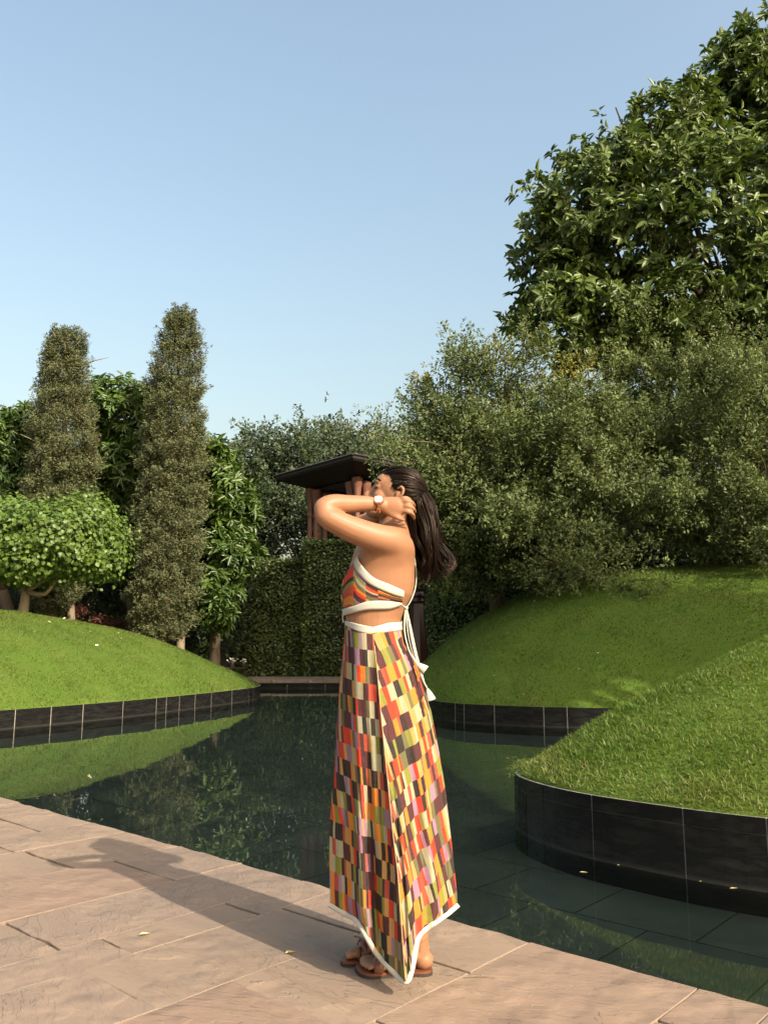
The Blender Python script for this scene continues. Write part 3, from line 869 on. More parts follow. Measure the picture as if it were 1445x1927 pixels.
# ---- cypresses
def cypress(label, prof, Y, base, rng, n=2600):
    root = empty('cypress_tree', tuple(base)); tag(root, label, 'tree', 'columnar cypresses behind the bright mound')
    py = np.array([p[0] for p in prof]); cx = np.array([p[1] for p in prof]); hw = np.array([p[2] for p in prof])
    yy = rng.choice(np.linspace(py[0], py[-1], 400), n, p=(lambda q: q / q.sum())(np.interp(np.linspace(py[0], py[-1], 400), py, hw) + 8))
    th = rng.uniform(0, 2 * math.pi, n)
    keep = (np.sin(th) < 0.3) | (rng.uniform(size=n) < 0.45)
    yy, th = yy[keep], th[keep]; n = len(yy)
    P = np.array([at_y(np.interp(y, py, cx), y, Y) for y in yy])
    s = Y / FPX
    lump = 1 + 0.20 * np.sin(yy * 0.055 + np.cos(th) * 2.5 + 1) * np.sin(th * 3 + yy * 0.03) + 0.15 * np.sin(yy * 0.13 + th * 2) + 0.08 * np.sin(yy * 0.31 + th * 5)
    r = np.interp(yy, py, hw) * 0.9 * s * (1 - np.abs(rng.normal(0, 0.16, n))) * lump
    d = np.stack([np.cos(th), np.sin(th), np.zeros(n)], 1)
    core = rng.uniform(size=n) < 0.22; r[core] *= rng.uniform(0.2, 0.75, core.sum())
    P = P + d * r[:, None]
    arr = sprays(P, d, rng, k=44, length=0.40, radius=0.11, L=0.076, W=0.024, up=1.0, jitter=0.35)
    rn = np.clip(np.repeat(rng.uniform(0, 0.5, n), 44) + rng.uniform(0, 0.4, n * 44), 0, 0.88)
    rust = np.repeat(rng.uniform(size=n) < 0.012, 44); rn[rust] = rng.uniform(0.9, 1, rust.sum())
    crown_obj(root, [arr], M_CYP, T_DIAM, rng, rnds=rn)
    g = Geo()
    top = at_y(cx[0], py[0] + 20, Y)
    b = np.array(base)
    g.add(*tube([b - [0, 0, .4], b + (top - b) * .4 + [0.1, 0, 0], top], [0.16, 0.12, 0.02], 9, 12))
    g.add(*tube([b + [0.55, 0.1, -.4], b + [0.5, 0.1, .8], b + [0.2, 0, 2.6]], [0.12, 0.10, 0.05], 8, 7))
    for i in range(26):
        t = rng.uniform(0.08, 0.95); q = b + (top - b) * t
        e = q + np.array([rng.normal(0, .4), rng.normal(0, .4), 0.5])
        g.add(*tube([q, (q + e) / 2 + [0, 0, .06], e], [0.03, 0.02, 0.008], 4, 4))
    mesh_obj('trunk', np.array(g.V) - b, g.F, M_BARKP, root, smooth=True)
    return root
cypress('taller slender cypress with bare twin trunk foot behind the bright mound', [(590, 340, 14), (620, 341, 33), (700, 335, 45), (760, 332, 50), (850, 325, 58), (930, 326, 58), (1000, 323, 58), (1080, 316, 58), (1130, 308, 62), (1165, 307, 58), (1202, 306, 40)], 22.3, at_y(300, 1222, 22.3), R, 4500)
cypress('shorter cypress rising behind the round leaved umbrella tree', [(628, 128, 16), (650, 126, 32), (700, 124, 39), (745, 124, 42), (785, 122, 54), (850, 122, 58), (900, 116, 60), (960, 108, 56), (1050, 100, 52), (1120, 98, 46), (1150, 98, 30)], 22.0, at_y(92, 1190, 22.0), R, 4000)

# ---- umbrella-shaped tree with round leaves
def umb_gen(P, D, rng):
    n = len(P); k = 7
    pos = P[:, None] + rng.normal(0, 0.12, (n, k, 3))
    nrm = D[:, None] * 0.8 + np.array([0.1, -0.25, 0.55]) + rng.normal(0, 0.38, (n, k, 3))
    d = rng.normal(0, 1, (n, k, 3)) + np.array([0, 0, -0.6])
    nrm = unit(nrm); d = d - nrm * (d * nrm).sum(2, keepdims=True)
    sz = rng.uniform(0.6, 1.25, (n, k))
    return pos.reshape(-1, 3), d.reshape(-1, 3), nrm.reshape(-1, 3), (0.088 * sz).ravel(), (0.088 * sz).ravel()
ub = at_y(40, 1163, 18.6)
tree('umbrella_tree', 'low spreading umbrella shaped tree with bright round leaves on the mound', None, ub,
     [(115, 1015, 18.6, 108, 62, 1.5), (20, 1010, 18.6, 105, 60, 1.5), (-90, 1015, 18.6, 100, 60, 1.4), (165, 985, 18.8, 48, 46, 0.9), (60, 1055, 18.4, 90, 34, 1.2), (185, 1050, 18.6, 40, 36, 0.8)],
     0.11, M_BARKP, M_UMB, T_OVATE, umb_gen, 5200, R, fork=0.42, inner=0.15, shell=0.13, rough=0.17,
     tips=[at_y(px, py, Y) for px, py, Y in ((120, 1045, 18.5), (20, 1040, 18.6), (75, 1030, 18.4), (-60, 1040, 18.6), (165, 1055, 18.6))])

# ---- long-leaved trees behind the cypresses
gm = 'long leaved evergreen trees behind the cypresses'
gen_m = g_ros(10, 0.30, 0.085, 0.5)
tree('evergreen_tree', 'bushy long leaved tree filling the gap between the two cypresses', gm, (-7.6, 26.2, 0.0),
     [(225, 775, 25, 72, 62, 1.5), (190, 760, 25.5, 40, 48, 1.0), (270, 770, 25.5, 40, 50, 1.0), (235, 880, 25.2, 70, 80, 1.5), (215, 960, 25.3, 60, 60, 1.3), (250, 1040, 25.5, 60, 70, 1.2)],
     0.2, M_BARK, M_MANGO, T_OVATE, gen_m, 1150, R, fork=0.4, big=60)
tree('evergreen_tree', 'long leaved tree at the edge of the picture beside the shorter cypress', gm, (-11.2, 25.0, 0.3),
     [(0, 830, 24, 62, 62, 1.4), (50, 800, 25, 35, 40, 1.0), (-60, 840, 24, 80, 80, 1.5), (15, 925, 24, 70, 55, 1.4), (-80, 940, 24, 80, 70, 1.5), (40, 985, 25, 60, 50, 1.2)],
     0.2, M_BARK, M_MANGO, T_OVATE, gen_m, 950, R, fork=0.4, big=60)
tree('evergreen_tree', 'drooping long leaved tree between the taller cypress and the clipped hedge', gm, (-4.9, 24.4, 0.0),
     [(405, 880, 24.4, 42, 55, 1.1), (435, 950, 23.9, 48, 62, 1.1), (400, 970, 24.2, 50, 70, 1.1), (430, 1040, 23.6, 52, 55, 1.1), (415, 1110, 23.3, 42, 48, 0.9), (410, 1150, 23.2, 28, 32, 0.6), (460, 960, 24.2, 26, 46, 0.7)],
     0.16, M_BARK, M_MANGO, T_OVATE, gen_m, 1100, R, fork=0.4, big=60)

# ---- trees beyond the hedges and the pavilion
far = g_spr(k=26, length=1.0, radius=0.36, L=0.19, W=0.095, up=0.6)
gf = 'taller trees beyond the clipped hedges'
tree('broadleaf_tree', 'feathery green tree beyond the hedge with two pointed tops', gf, (-7.0, 39.5, 0),
     [(505, 850, 38, 34, 34, 1.6), (545, 850, 38, 40, 40, 1.8), (500, 910, 38, 52, 50, 2), (560, 920, 38, 60, 60, 2.2), (470, 900, 38, 30, 44, 1.5), (520, 1000, 37, 60, 60, 2), (465, 990, 37, 50, 70, 2)],
     0.28, M_BARKD, M_FAR, T_DIAM, far, 1000, R, clump=(60, 0.7, 0.35))
tree('broadleaf_tree', 'dense dark green tree directly behind the wooden pavilion', gf, (-2.6, 42.0, 0),
     [(605, 840, 41, 42, 36, 1.8), (645, 860, 41, 50, 40, 2), (610, 920, 40, 62, 60, 2.3), (680, 930, 40, 70, 70, 2.4), (600, 1000, 39, 60, 60, 2), (690, 1010, 39, 60, 60, 2)],
     0.28, M_BARKD, M_FAR, T_DIAM, far, 1000, R, clump=(60, 0.7, 0.35))
tree('broadleaf_tree', 'pale yellowish crown showing just above the pavilion roof', gf, (-0.8, 46.5, 0),
     [(670, 842, 46, 60, 34, 2), (715, 850, 46, 44, 32, 1.8), (700, 900, 46, 80, 60, 2.2), (760, 890, 46, 50, 60, 2)],
     0.28, M_BARKD, M_FARP, T_DIAM, far, 700, R, clump=(40, 0.7, 0.35))
tree('broadleaf_tree', 'dark tree filling the gap behind the taller cypress', gf, (-12.5, 34.5, 0),
     [(385, 900, 34, 60, 60, 2), (330, 900, 34, 60, 90, 2), (250, 900, 33, 70, 90, 2), (300, 1000, 33, 90, 80, 2), (400, 1000, 34, 80, 80, 2), (140, 930, 33, 90, 90, 2), (40, 950, 33, 90, 90, 2), (-90, 930, 33, 120, 120, 2)],
     0.28, M_BARKD, M_FAR, T_DIAM, far, 1300, R)
tree('broadleaf_tree', 'deep shaded tree mass seen through the figs of the far bank', gf, (9.0, 31.5, 0),
     [(850, 930, 30, 90, 110, 2), (960, 900, 29, 100, 140, 2), (1080, 900, 28, 120, 140, 2), (1220, 880, 28, 130, 150, 2), (1370, 880, 28, 140, 160, 2), (1550, 850, 28, 160, 180, 2), (800, 1000, 31, 70, 80, 2)],
     0.3, M_BARKD, M_FAR, T_DIAM, far, 1500, R)

# ---- clipped hedges
def hedge(label, x0, x1, y0, y1, z1, n, rng, round_=0.12):
    root = empty('clipped_hedge', ((x0 + x1) / 2, (y0 + y1) / 2, -0.03)); tag(root, label, 'hedge', 'clipped hedges around the pavilion')
    inv = np.array(root.location)
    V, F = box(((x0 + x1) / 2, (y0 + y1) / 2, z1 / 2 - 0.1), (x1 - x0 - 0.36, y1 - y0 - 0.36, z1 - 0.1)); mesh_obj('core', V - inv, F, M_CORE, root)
    w, d, h = x1 - x0, y1 - y0, z1
    ar = np.array([w * h, d * h, d * h, w * d * 1.3]); f = rng.choice(4, n, p=ar / ar.sum())
    a = rng.uniform(0, 1, n); b = rng.uniform(0, 1, n)
    P = np.zeros((n, 3)); D = np.zeros((n, 3))
    for i, (p, q) in enumerate(((None, 0), (None, 1), (None, 2), (None, 3))):
        m = f == i
        if i == 0: P[m] = np.c_[x0 + a[m] * w, np.full(m.sum(), y0), b[m] * h]; D[m] = (0, -1, 0)
        if i == 1: P[m] = np.c_[np.full(m.sum(), x0), y0 + a[m] * d, b[m] * h]; D[m] = (-1, 0, 0)
        if i == 2: P[m] = np.c_[np.full(m.sum(), x1), y0 + a[m] * d, b[m] * h]; D[m] = (1, 0, 0)
        if i == 3: P[m] = np.c_[x0 + a[m] * w, y0 + b[m] * d, np.full(m.sum(), h)]; D[m] = (0, 0, 1)
    und = 0.05 * (np.sin(P[:, 0] * 3.1 + P[:, 2] * 2.3) + np.sin(P[:, 2] * 4.7 - P[:, 0] * 1.9 + 1)) + rng.normal(0, 0.045, n)
    P = P + D * und[:, None] - D * 0.08
    nrm = D + rng.normal(0, 0.55, (n, 3)) + np.array([0, 0, 0.25])
    dd = rng.normal(0, 1, (n, 3)) + np.array([0, 0, -0.2]) + D * 0.3
    sz = rng.uniform(0.6, 1.3, n)
    crown_obj(root, [(P, dd, nrm, 0.098 * sz, 0.062 * sz)], M_HEDGE, T_DIAM, rng, name='foliage')
    return root
hedge('lower clipped hedge beside the drooping long leaved tree', -5.35, -2.78, 28.5, 30.0, 4.02, 15000, R)
hedge('taller clipped hedge with sunlit top below the pavilion columns', -2.72, 2.6, 27.9, 29.6, 4.62, 27000, R)
hedge('dark ivy like hedge between the carved post and the shaded mound', 1.35, 7.6, 24.6, 25.8, 4.3, 32000, R)

hedge('long backdrop hedge added to block sky gaps behind the cypresses', -17.5, -5.45, 30.6, 31.8, 3.6, 22000, R)  # added backdrop that keeps sky from showing under the cypresses
hedge('long backdrop hedge added to block sky gaps behind the figs', 7.7, 19.5, 26.4, 27.6, 4.2, 20000, R)  # added like the one before, blocks sky under the figs

# ---- undergrowth backdrop behind the mounds, leaf colour darkened for shade
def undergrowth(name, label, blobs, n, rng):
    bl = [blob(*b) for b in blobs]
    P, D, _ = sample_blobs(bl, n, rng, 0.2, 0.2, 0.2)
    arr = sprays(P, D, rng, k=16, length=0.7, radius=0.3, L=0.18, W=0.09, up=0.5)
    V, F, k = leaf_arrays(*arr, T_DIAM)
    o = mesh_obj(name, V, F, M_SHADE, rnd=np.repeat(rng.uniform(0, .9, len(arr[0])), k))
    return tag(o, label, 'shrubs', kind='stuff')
undergrowth('undergrowth', 'undergrowth with shade darkened leaves behind the bright mound', [(0, 1110, 26.5, 120, 90, 1.0), (-150, 1090, 26, 120, 110, 1.0), (150, 1110, 26.8, 110, 90, 1.0), (250, 1130, 27, 90, 90, 1.0), (340, 1140, 27.2, 80, 90, 1.0), (410, 1180, 27.5, 50, 80, 1.0), (430, 1100, 28.5, 60, 100, 1), (60, 1060, 28.5, 130, 110, 1), (200, 1050, 29, 130, 110, 1), (330, 1060, 29, 110, 110, 1), (-220, 1060, 26, 130, 150, 1)], 1700, R)
undergrowth('undergrowth', 'undergrowth with shade darkened leaves below the figs of the far bank', [(1000, 1050, 23.5, 110, 90, 1), (1120, 1030, 23, 110, 90, 1), (1250, 1020, 23, 110, 90, 1), (1400, 1010, 23, 120, 90, 1), (1560, 1000, 22.5, 130, 110, 1), (900, 1080, 25.8, 90, 90, 1), (1180, 1000, 25.5, 150, 110, 1), (1340, 980, 25, 150, 110, 1), (1500, 960, 25, 150, 140, 1), (1040, 1000, 26, 130, 100, 1), (1130, 1060, 24.5, 130, 60, 0.8), (1290, 1050, 24.5, 130, 60, 0.8), (1430, 1040, 24, 130, 60, 0.8)], 2600, R)

# ---- small red-leaved shrubs peeping over the crest
for (px, py, Y, s_), lab in zip(((142, 1152, 22.6, 0.13), (190, 1172, 23.2, 0.12), (224, 1180, 23.4, 0.14)),
        ('small red leaved shrub under the umbrella tree', 'red leaved shrub in the dark middle gap behind the mound crest', 'red leaved shrub closest to the taller cypress foot')):
    b = at_y(px, py + 16, Y); root = empty('red_shrub', tuple(b)); tag(root, lab, 'shrub', 'red shrubs behind the mound')
    c = at_y(px, py, Y)
    P = c + R.normal(0, 1, (60, 3)) * [s_, s_ * 0.7, s_ * 0.5]
    arr = sprays(P, unit(P - c), R, k=7, length=0.2, radius=0.06, L=0.09, W=0.03)
    crown_obj(root, [arr], M_REDL, T_DIAM, R, name='foliage')
    g = Geo()
    for _ in range(6):
        e = c + R.normal(0, s_ * 0.5, 3); g.add(*tube([b - [0, 0, 0.5], (b + e) / 2, e], [0.012, 0.009, 0.004], 4, 4))
    mesh_obj('stem', np.array(g.V) - b, g.F, M_BARKD, root)

# ---- runners of grass hanging over the tip of the near wall
P = []; D = []
tipi = [(m_ % 256) for m_ in range(-40, 12)]
for _ in range(46):
    q = mound_n.out[R.choice(tipi)]
    P.append([q[0], q[1], 0.19]); out = q - mound_n.c; out = out / np.linalg.norm(out)
    D.append([out[0] + R.normal(0, .5), out[1] + R.normal(0, .5), R.uniform(0.0, 1.0)])
P = np.array(P); D = unit(np.array(D))
g = Geo()
for p, d in zip(P, D):
    ln = R.uniform(0.05, 0.16); e = p + d * ln - np.array([0, 0, R.uniform(0, 0.05)])
    g.add(*tube([p - d * 0.02, p + d * ln * 0.55 + [0, 0, 0.015], e], [0.0018, 0.0014, 0.0006], 3, 5))
    for t in (0.4, 0.6, 0.8, 1.0):
        q = p + (e - p) * t; a = unit(d + R.normal(0, .8, 3)) * 0.03; s2 = unit(np.cross(a, R.normal(size=3))) * 0.0022
        g.add([q - s2, q + s2, q + a], [(0, 1, 2)])
tag(g.build('grass_runners', M_BLADE), 'wispy grass runners hanging over the tip of the nearest wall', 'grass', kind='stuff')
# ================================================================== PAVILION, POST AND SMALL THINGS
def wood_mat(name, a, b, rough=0.4):
    M = Mat(name)
    q = M.scaled(M.pos(), (14.0, 14.0, 0.9))
    n = M.noise(q, 2.0, 6, 0.6, 0.4)
    return M.done(M.pbr(M.mix(n, a, b), rough, M.bump(n, 0.25, 0.01)))
M_WOOD = wood_mat('teak_column', (0.13, 0.052, 0.034), (0.28, 0.120, 0.075))
M_WOODD = wood_mat('mahogany', (0.035, 0.011, 0.009), (0.085, 0.024, 0.018), 0.3)
M_ROOF = wood_mat('dark_roof', (0.018, 0.014, 0.013), (0.05, 0.038, 0.033), 0.6)

pn = np.array([-1.12, 29.0]); pl = np.array([-4.45, 32.9])     # near and left roof corners
e1 = pl - pn; side = np.linalg.norm(e1); e1 = e1 / side
e2 = np.array([-e1[1], e1[0]]);
if e2[0] < 0: e2 = -e2
ZR = 7.86
cen = pn + e1 * side / 2 + e2 * side / 2
root = empty('wooden_pavilion', (cen[0], cen[1], 0.0))
tag(root, 'dark wooden pavilion with wide flat roof on clusters of turned columns', 'pavilion')
def loc(a, b, z): p = e1 * a + e2 * b; return (p[0], p[1], z)
h = side / 2
def frame_ring(half, z): return [loc(-half, -half, z), loc(half, -half, z), loc(half, half, z), loc(-half, half, z)]
g = Geo()
ringsz = [(h - 1.0, ZR - 0.56), (h - 0.10, ZR - 0.20), (h - 0.02, ZR - 0.12), (h, ZR - 0.02), (h - 0.03, ZR + 0.04), (h * 0.55, ZR + 0.16), (0.05, ZR + 0.30)]
V = []
for a, z in ringsz: V += frame_ring(a, z)
F = []
for i in range(len(ringsz) - 1):
    for j in range(4):
        k = (j + 1) % 4; F.append((i * 4 + j, i * 4 + k, (i + 1) * 4 + k, (i + 1) * 4 + j))
F += [(3, 2, 1, 0), tuple((len(ringsz) - 1) * 4 + j for j in range(4))]
g.add(V, F)
roof = g.build('roof', M_ROOF, root)
# eaves trim and rafters under the roof
for j in range(4):
    a = np.array(frame_ring(h + 0.012, ZR + 0.0)[j]); b = np.array(frame_ring(h + 0.012, ZR)[(j + 1) % 4])
    V, F = tube([a, b], [0.045, 0.045], 4); mesh_obj('eave_trim', V, F, M_ROOF, roof)
prof = [(0.20, -0.4), (0.20, 0.25), (0.16, 0.3), (0.19, 0.42), (0.13, 0.5), (0.115, 0.6), (0.105, 3.0), (0.10, 5.75), (0.135, 5.80), (0.135, 5.88), (0.105, 5.93), (0.12, 6.15), (0.15, 6.5), (0.205, 6.78), (0.215, 6.9), (0.16, 6.94)]
V, F = lathe(prof, (0, 0, 0), 12)
cm = np_mesh('column', V, F, M_WOOD, smooth=False)
hc = h - 1.05
for ca, cb in ((-hc, -hc), (hc, -hc), (hc, hc), (-hc, hc)):
    for da, db in ((0, 0), (0.42, 0.0), (0.0, 0.42), (0.42, 0.42)):
        o = bpy.data.objects.new('column', cm); sa = -np.sign(ca); sb = -np.sign(cb)
        o.location = loc(ca + sa * da, cb + sb * db, 0.38 + (0.0 if (da, db) == (0, 0) else -0.12)); link(o, root)
for j in range(4):
    a = np.array(frame_ring(hc - 0.15, ZR - 0.62)[j]); b = np.array(frame_ring(hc - 0.15, ZR - 0.62)[(j + 1) % 4])
    V, F = tube([a, b], [0.13, 0.13], 4); mesh_obj('beam', V, F, M_ROOF, root)

# ---- carved post behind her
b = at_z(786, 1262, 0.0); b = at_y(786, 1262, 20.6); b[2] = -0.03
root = empty('carved_post', tuple(b)); tag(root, 'glossy dark mahogany post with carved rings beside the shaded mound', 'post')
V, F = lathe([(0.30, 0.0), (0.30, 0.5), (0.27, 0.85), (0.20, 1.55), (0.165, 1.95), (0.15, 2.1)], (0, 0, 0), 8, 0.2); mesh_obj('base', V, F, M_WOODD, root)
V, F = lathe([(0.14, 2.1), (0.19, 2.13), (0.20, 2.17), (0.17, 2.21), (0.165, 2.24), (0.2, 2.27), (0.205, 2.31), (0.18, 2.35), (0.14, 2.40)], (0, 0, 0), 20); mesh_obj('ring', V, F, M_WOODD, root, smooth=True)
V, F = lathe([(0.135, 2.4), (0.12, 2.9), (0.11, 3.6), (0.14, 3.9), (0.19, 4.1), (0.2, 4.2), (0.1, 4.22)], (0, 0, 0), 14); mesh_obj('shaft', V, F, M_WOODD, root, smooth=True)

# ---- black panel and a small table with white flowers on the far terrace
M_BLACK = plain('black_paint', (0.012, 0.012, 0.013), 0.45, 20, 0.3)
M_WHITE = plain('white_petals', (0.62, 0.60, 0.55), 0.6, 40, 0.15)
M_POT = plain('dark_pot', (0.03, 0.022, 0.018), 0.4, 30, 0.3)
b = at_y(421, 1268, 27.4); root = empty('black_pillar', (b[0], b[1], 0.02)); tag(root, 'square black pillar at the foot of the drooping tree', 'pillar')
V, F = box((0, 0, 0.95), (0.34, 0.34, 1.9)); mesh_obj('shaft', V, F, M_BLACK, root)
V, F = box((0, 0, 1.94), (0.42, 0.42, 0.08)); mesh_obj('cap', V, F, plain('grey_cap', (0.10, 0.11, 0.12), 0.5), root)
b = at_y(447, 1272, 26.6); b[2] = 0.02
root = empty('side_table', tuple(b)); tag(root, 'small dark side table on the far terrace', 'table')
V, F = box((0, 0, 0.32), (0.62, 0.4, 0.04)); mesh_obj('table_top', V, F, M_POT, root)
for sx in (-1, 1):
    for sy in (-1, 1):
        V, F = tube([(sx * .25, sy * .15, 0), (sx * .23, sy * .13, 0.3)], [0.018, 0.022], 6); mesh_obj('leg', V, F, M_POT, root)
for dx, lab in ((-0.18, 'white flowers in a dark pot at the black pillar end of the table'), (0.18, 'white flowers in a dark pot at the hedge end of the table')):
    q = b + [dx, 0, 0.342]; root = empty('flower_pot', tuple(q)); tag(root, lab, 'flowers', 'flower pots on the side table')
    V, F = lathe([(0.05, 0), (0.075, 0.02), (0.085, 0.12), (0.08, 0.13)], (0, 0, 0), 10); mesh_obj('pot', V, F, M_POT, root)
    g = Geo()
    for _ in range(14):
        e = R.normal(0, 1, 3) * [0.05, 0.05, 0.03] + [0, 0, 0.24]
        g.add(*ellipsoid(e, (0.028, 0.028, 0.02), None, 6, 4)); g.add(*tube([(0, 0, 0.1), e], [0.004, 0.003], 3))
    g.build('bouquet', M_WHITE, root)

# ---- two birds
M_BIRD = plain('bird_feathers', (0.035, 0.033, 0.032), 0.7, 20, 0.3)
def bird(px, py, Y, rot, lift, label):
    c = at_y(px, py, Y); root = empty('bird', tuple(c)); tag(root, label, 'bird', 'birds in the sky')
    g = Geo()
    g.add(*tube([(-0.2, 0, 0), (-0.1, 0, 0.01), (0.05, 0, 0.0), (0.14, 0, 0.01), (0.22, 0, 0.015)], [0.01, 0.045, 0.05, 0.035, 0.008], 8, 12))
    g.add([(-0.18, 0, 0), (-0.36, 0.06, 0.0), (-0.34, 0, 0.004), (-0.36, -0.06, 0), (-0.18, 0, -0.008)], [(0, 1, 2), (0, 2, 3), (4, 2, 1), (4, 3, 2)])
    for s in (-1, 1):
        W = [(0.08, s * 0.03, 0.02), (0.10, s * 0.26, 0.1 * lift), (0.0, s * 0.52, 0.20 * lift), (-0.08, s * 0.28, 0.09 * lift), (-0.10, s * 0.03, 0.015)]
        n0 = len(W)
        g.add(W + [(a, b_, z - 0.008) for a, b_, z in W], [(0, 1, 2, 3, 4), (9, 8, 7, 6, 5)] + [(i, i + 5, (i + 1) % 5 + 5, (i + 1) % 5) for i in range(5)])
    mesh_obj('body', g.V, g.F, M_BIRD, root); root.rotation_euler = rot; root.scale = (0.62, 0.62, 0.62)
bird(616, 742, 70, (0.5, -0.3, rad(150)), 1.1, 'upper of the two dark birds gliding above the pavilion')
bird(613, 752, 66, (0.9, 0.2, rad(200)), 0.8, 'lower of the two dark birds gliding above the pavilion')

# ---- fallen flowers on the bright mound
M_PETAL = plain('fallen_petals', (0.70, 0.66, 0.48), 0.7, 20, 0.15)
V, F = [], []
for k in range(5):
    a = k * 2 * math.pi / 5; n = len(V)
    V += [(0, 0, 0.008), (0.02 * math.cos(a - .5), 0.02 * math.sin(a - .5), 0.014), (0.042 * math.cos(a), 0.042 * math.sin(a), 0.020), (0.02 * math.cos(a + .5), 0.02 * math.sin(a + .5), 0.014)]
    F.append((n, n + 1, n + 2, n + 3))
fm = np_mesh('fallen_flower', np.array(V), F, M_PETAL)
def drop_on(m, px, py):
    for Y in np.arange(9, 26, 0.05):
        p = at_y(px, py, Y)
        if m.s_of(p[0], p[1]) < 1 and p[2] <= m.z(p[0], p[1]) + 0.02: return p
    return None
for px, py in ((52, 1171), (93, 1173), (122, 1166), (170, 1191), (223, 1194), (228, 1204), (183, 1217), (14, 1240), (300, 1262)):
    p = drop_on(mound_l, px, py)
    if p is None: continue
    o = bpy.data.objects.new('fallen_flower', fm); o.location = (p[0], p[1], p[2] + 0.02); o.rotation_euler = (R.normal(0, .3), R.normal(0, .3), R.uniform(0, 6)); link(o)
    tag(o, 'tiny pale fallen flower lying on the bright mound', 'flower', 'fallen flowers on the bright mound')
for px, py in ((930, 1275), (1010, 1262), (1090, 1262), (1125, 1232), (985, 1310), (1210, 1318), (1060, 1308), (1205, 1130), (1300, 1105)):
    p = drop_on(mound_r, px, py)
    if p is None: continue
    o = bpy.data.objects.new('fallen_flower', fm); o.scale = (.7, .7, .7); o.location = (p[0], p[1], p[2] + 0.02); o.rotation_euler = (R.normal(0, .3), R.normal(0, .3), R.uniform(0, 6)); link(o)
    tag(o, 'tiny pale fallen flower lying on the shaded far bank mound', 'flower', 'fallen flowers on the shaded mound')

# ---- a few leaves floating along the near wall
M_DRY = plain('dry_leaf', (0.42, 0.36, 0.16), 0.6, 30, 0.3)
lv = np.array([[0, 0, 0.001], [0.015, 0.009, 0.003], [0.045, 0, 0.002], [0.015, -0.009, 0.003], [0.02, 0, 0.0]])
lm = np_mesh('floating_leaf', lv, [(0, 4, 1), (1, 4, 2), (0, 3, 4), (3, 2, 4)], M_DRY)
for px, py in ((1330, 1659), (1355, 1663), (1265, 1646), (1372, 1672), (1172, 1627), (1090, 1641)):
    p = at_z(px, py, WATER_Z + 0.002); o = bpy.data.objects.new('floating_leaf', lm); o.location = p; o.rotation_euler = (0, 0, R.uniform(0, 6)); link(o)
    tag(o, 'tiny dry leaf floating on the water by the nearest wall', 'leaf', 'dry leaves floating by the nearest wall')
# ---- twigs and a dead leaf on the terrace
for (px, py), lab in zip(((128, 1999), (905, 1840), (262, 1760), (536, 1795)), (None, 'thin dry twig on the terrace between the woman and the water', 'curled dry leaf on the sunlit terrace beside her shadow', 'pale dry leaf lying in her shadow on the terrace')):
    if lab is None: continue
    p = at_z(px, py, 0.004)
    if 'twig' in lab:
        V, F = tube([(-0.05, 0, 0.003), (0, 0.004, 0.005), (0.05, -0.003, 0.003)], [0.0016, 0.0018, 0.001], 5, 7); o = mesh_obj('twig', V, F, M_BARKP); o.location = p; tag(o, lab, 'twig')
    else:
        V = lv * [1.0, 1, 2.5]; o = mesh_obj('dry_leaf', V, [(0, 4, 1), (1, 4, 2), (0, 3, 4), (3, 2, 4)], M_DRY); o.location = p; o.rotation_euler = (0.1, 0.15, 0.7); tag(o, lab, 'leaf')
# ================================================================== THE WOMAN
PD = 2.87                                   # her distance from the camera
def W(px, py, dy=0.0): return at_y(px, py, PD + dy)

def skin_mat():
    M = Mat('skin')
    n = M.noise(M.pos(), 11.0, 5, 0.6); n2 = M.noise(M.pos(), 260.0, 3)
    c = M.mix(n, (0.225, 0.102, 0.050), (0.30, 0.150, 0.080))
    return M.done(M.pbr(c, 0.5, M.bump(n2, 0.12, 0.002), **{'Subsurface Weight': 0.12, 'Subsurface Radius': (0.012, 0.005, 0.003), 'Subsurface Scale': 0.6, 'Specular IOR Level': 0.35}))
M_SKIN = skin_mat()
def hair_mat():
    M = Mat('hair')
    at = M.n('ShaderNodeAttribute', attribute_name='rnd').outputs['Fac']
    c = M.ramp(at, [(0.0, (0.003, 0.0018, 0.0015)), (0.6, (0.006, 0.0034, 0.0026)), (1.0, (0.020, 0.0095, 0.006))])
    return M.done(M.pbr(c, 0.36, None, **{'Specular IOR Level': 0.24, 'Specular Tint': (1.0, 0.8, 0.65, 1)}))
M_HAIR = hair_mat()
def cloth_mat(name, col):
    M = Mat(name)
    uvn = M.n('ShaderNodeTexCoord').outputs['Object']
    w = M.noise(M.pos(), 700.0, 2); n = M.noise(M.pos(), 22.0, 4)
    c = M.mix(n, tuple(x * 0.94 for x in col), col)
    h = M.math('ADD', M.math('MULTIPLY', w, 0.25), n)
    return M.done(M.pbr(c, 0.85, M.bump(h, 0.3, 0.004), **{'Specular IOR Level': 0.2}))
M_CREAM = cloth_mat('cream_cotton', (0.42, 0.40, 0.345))

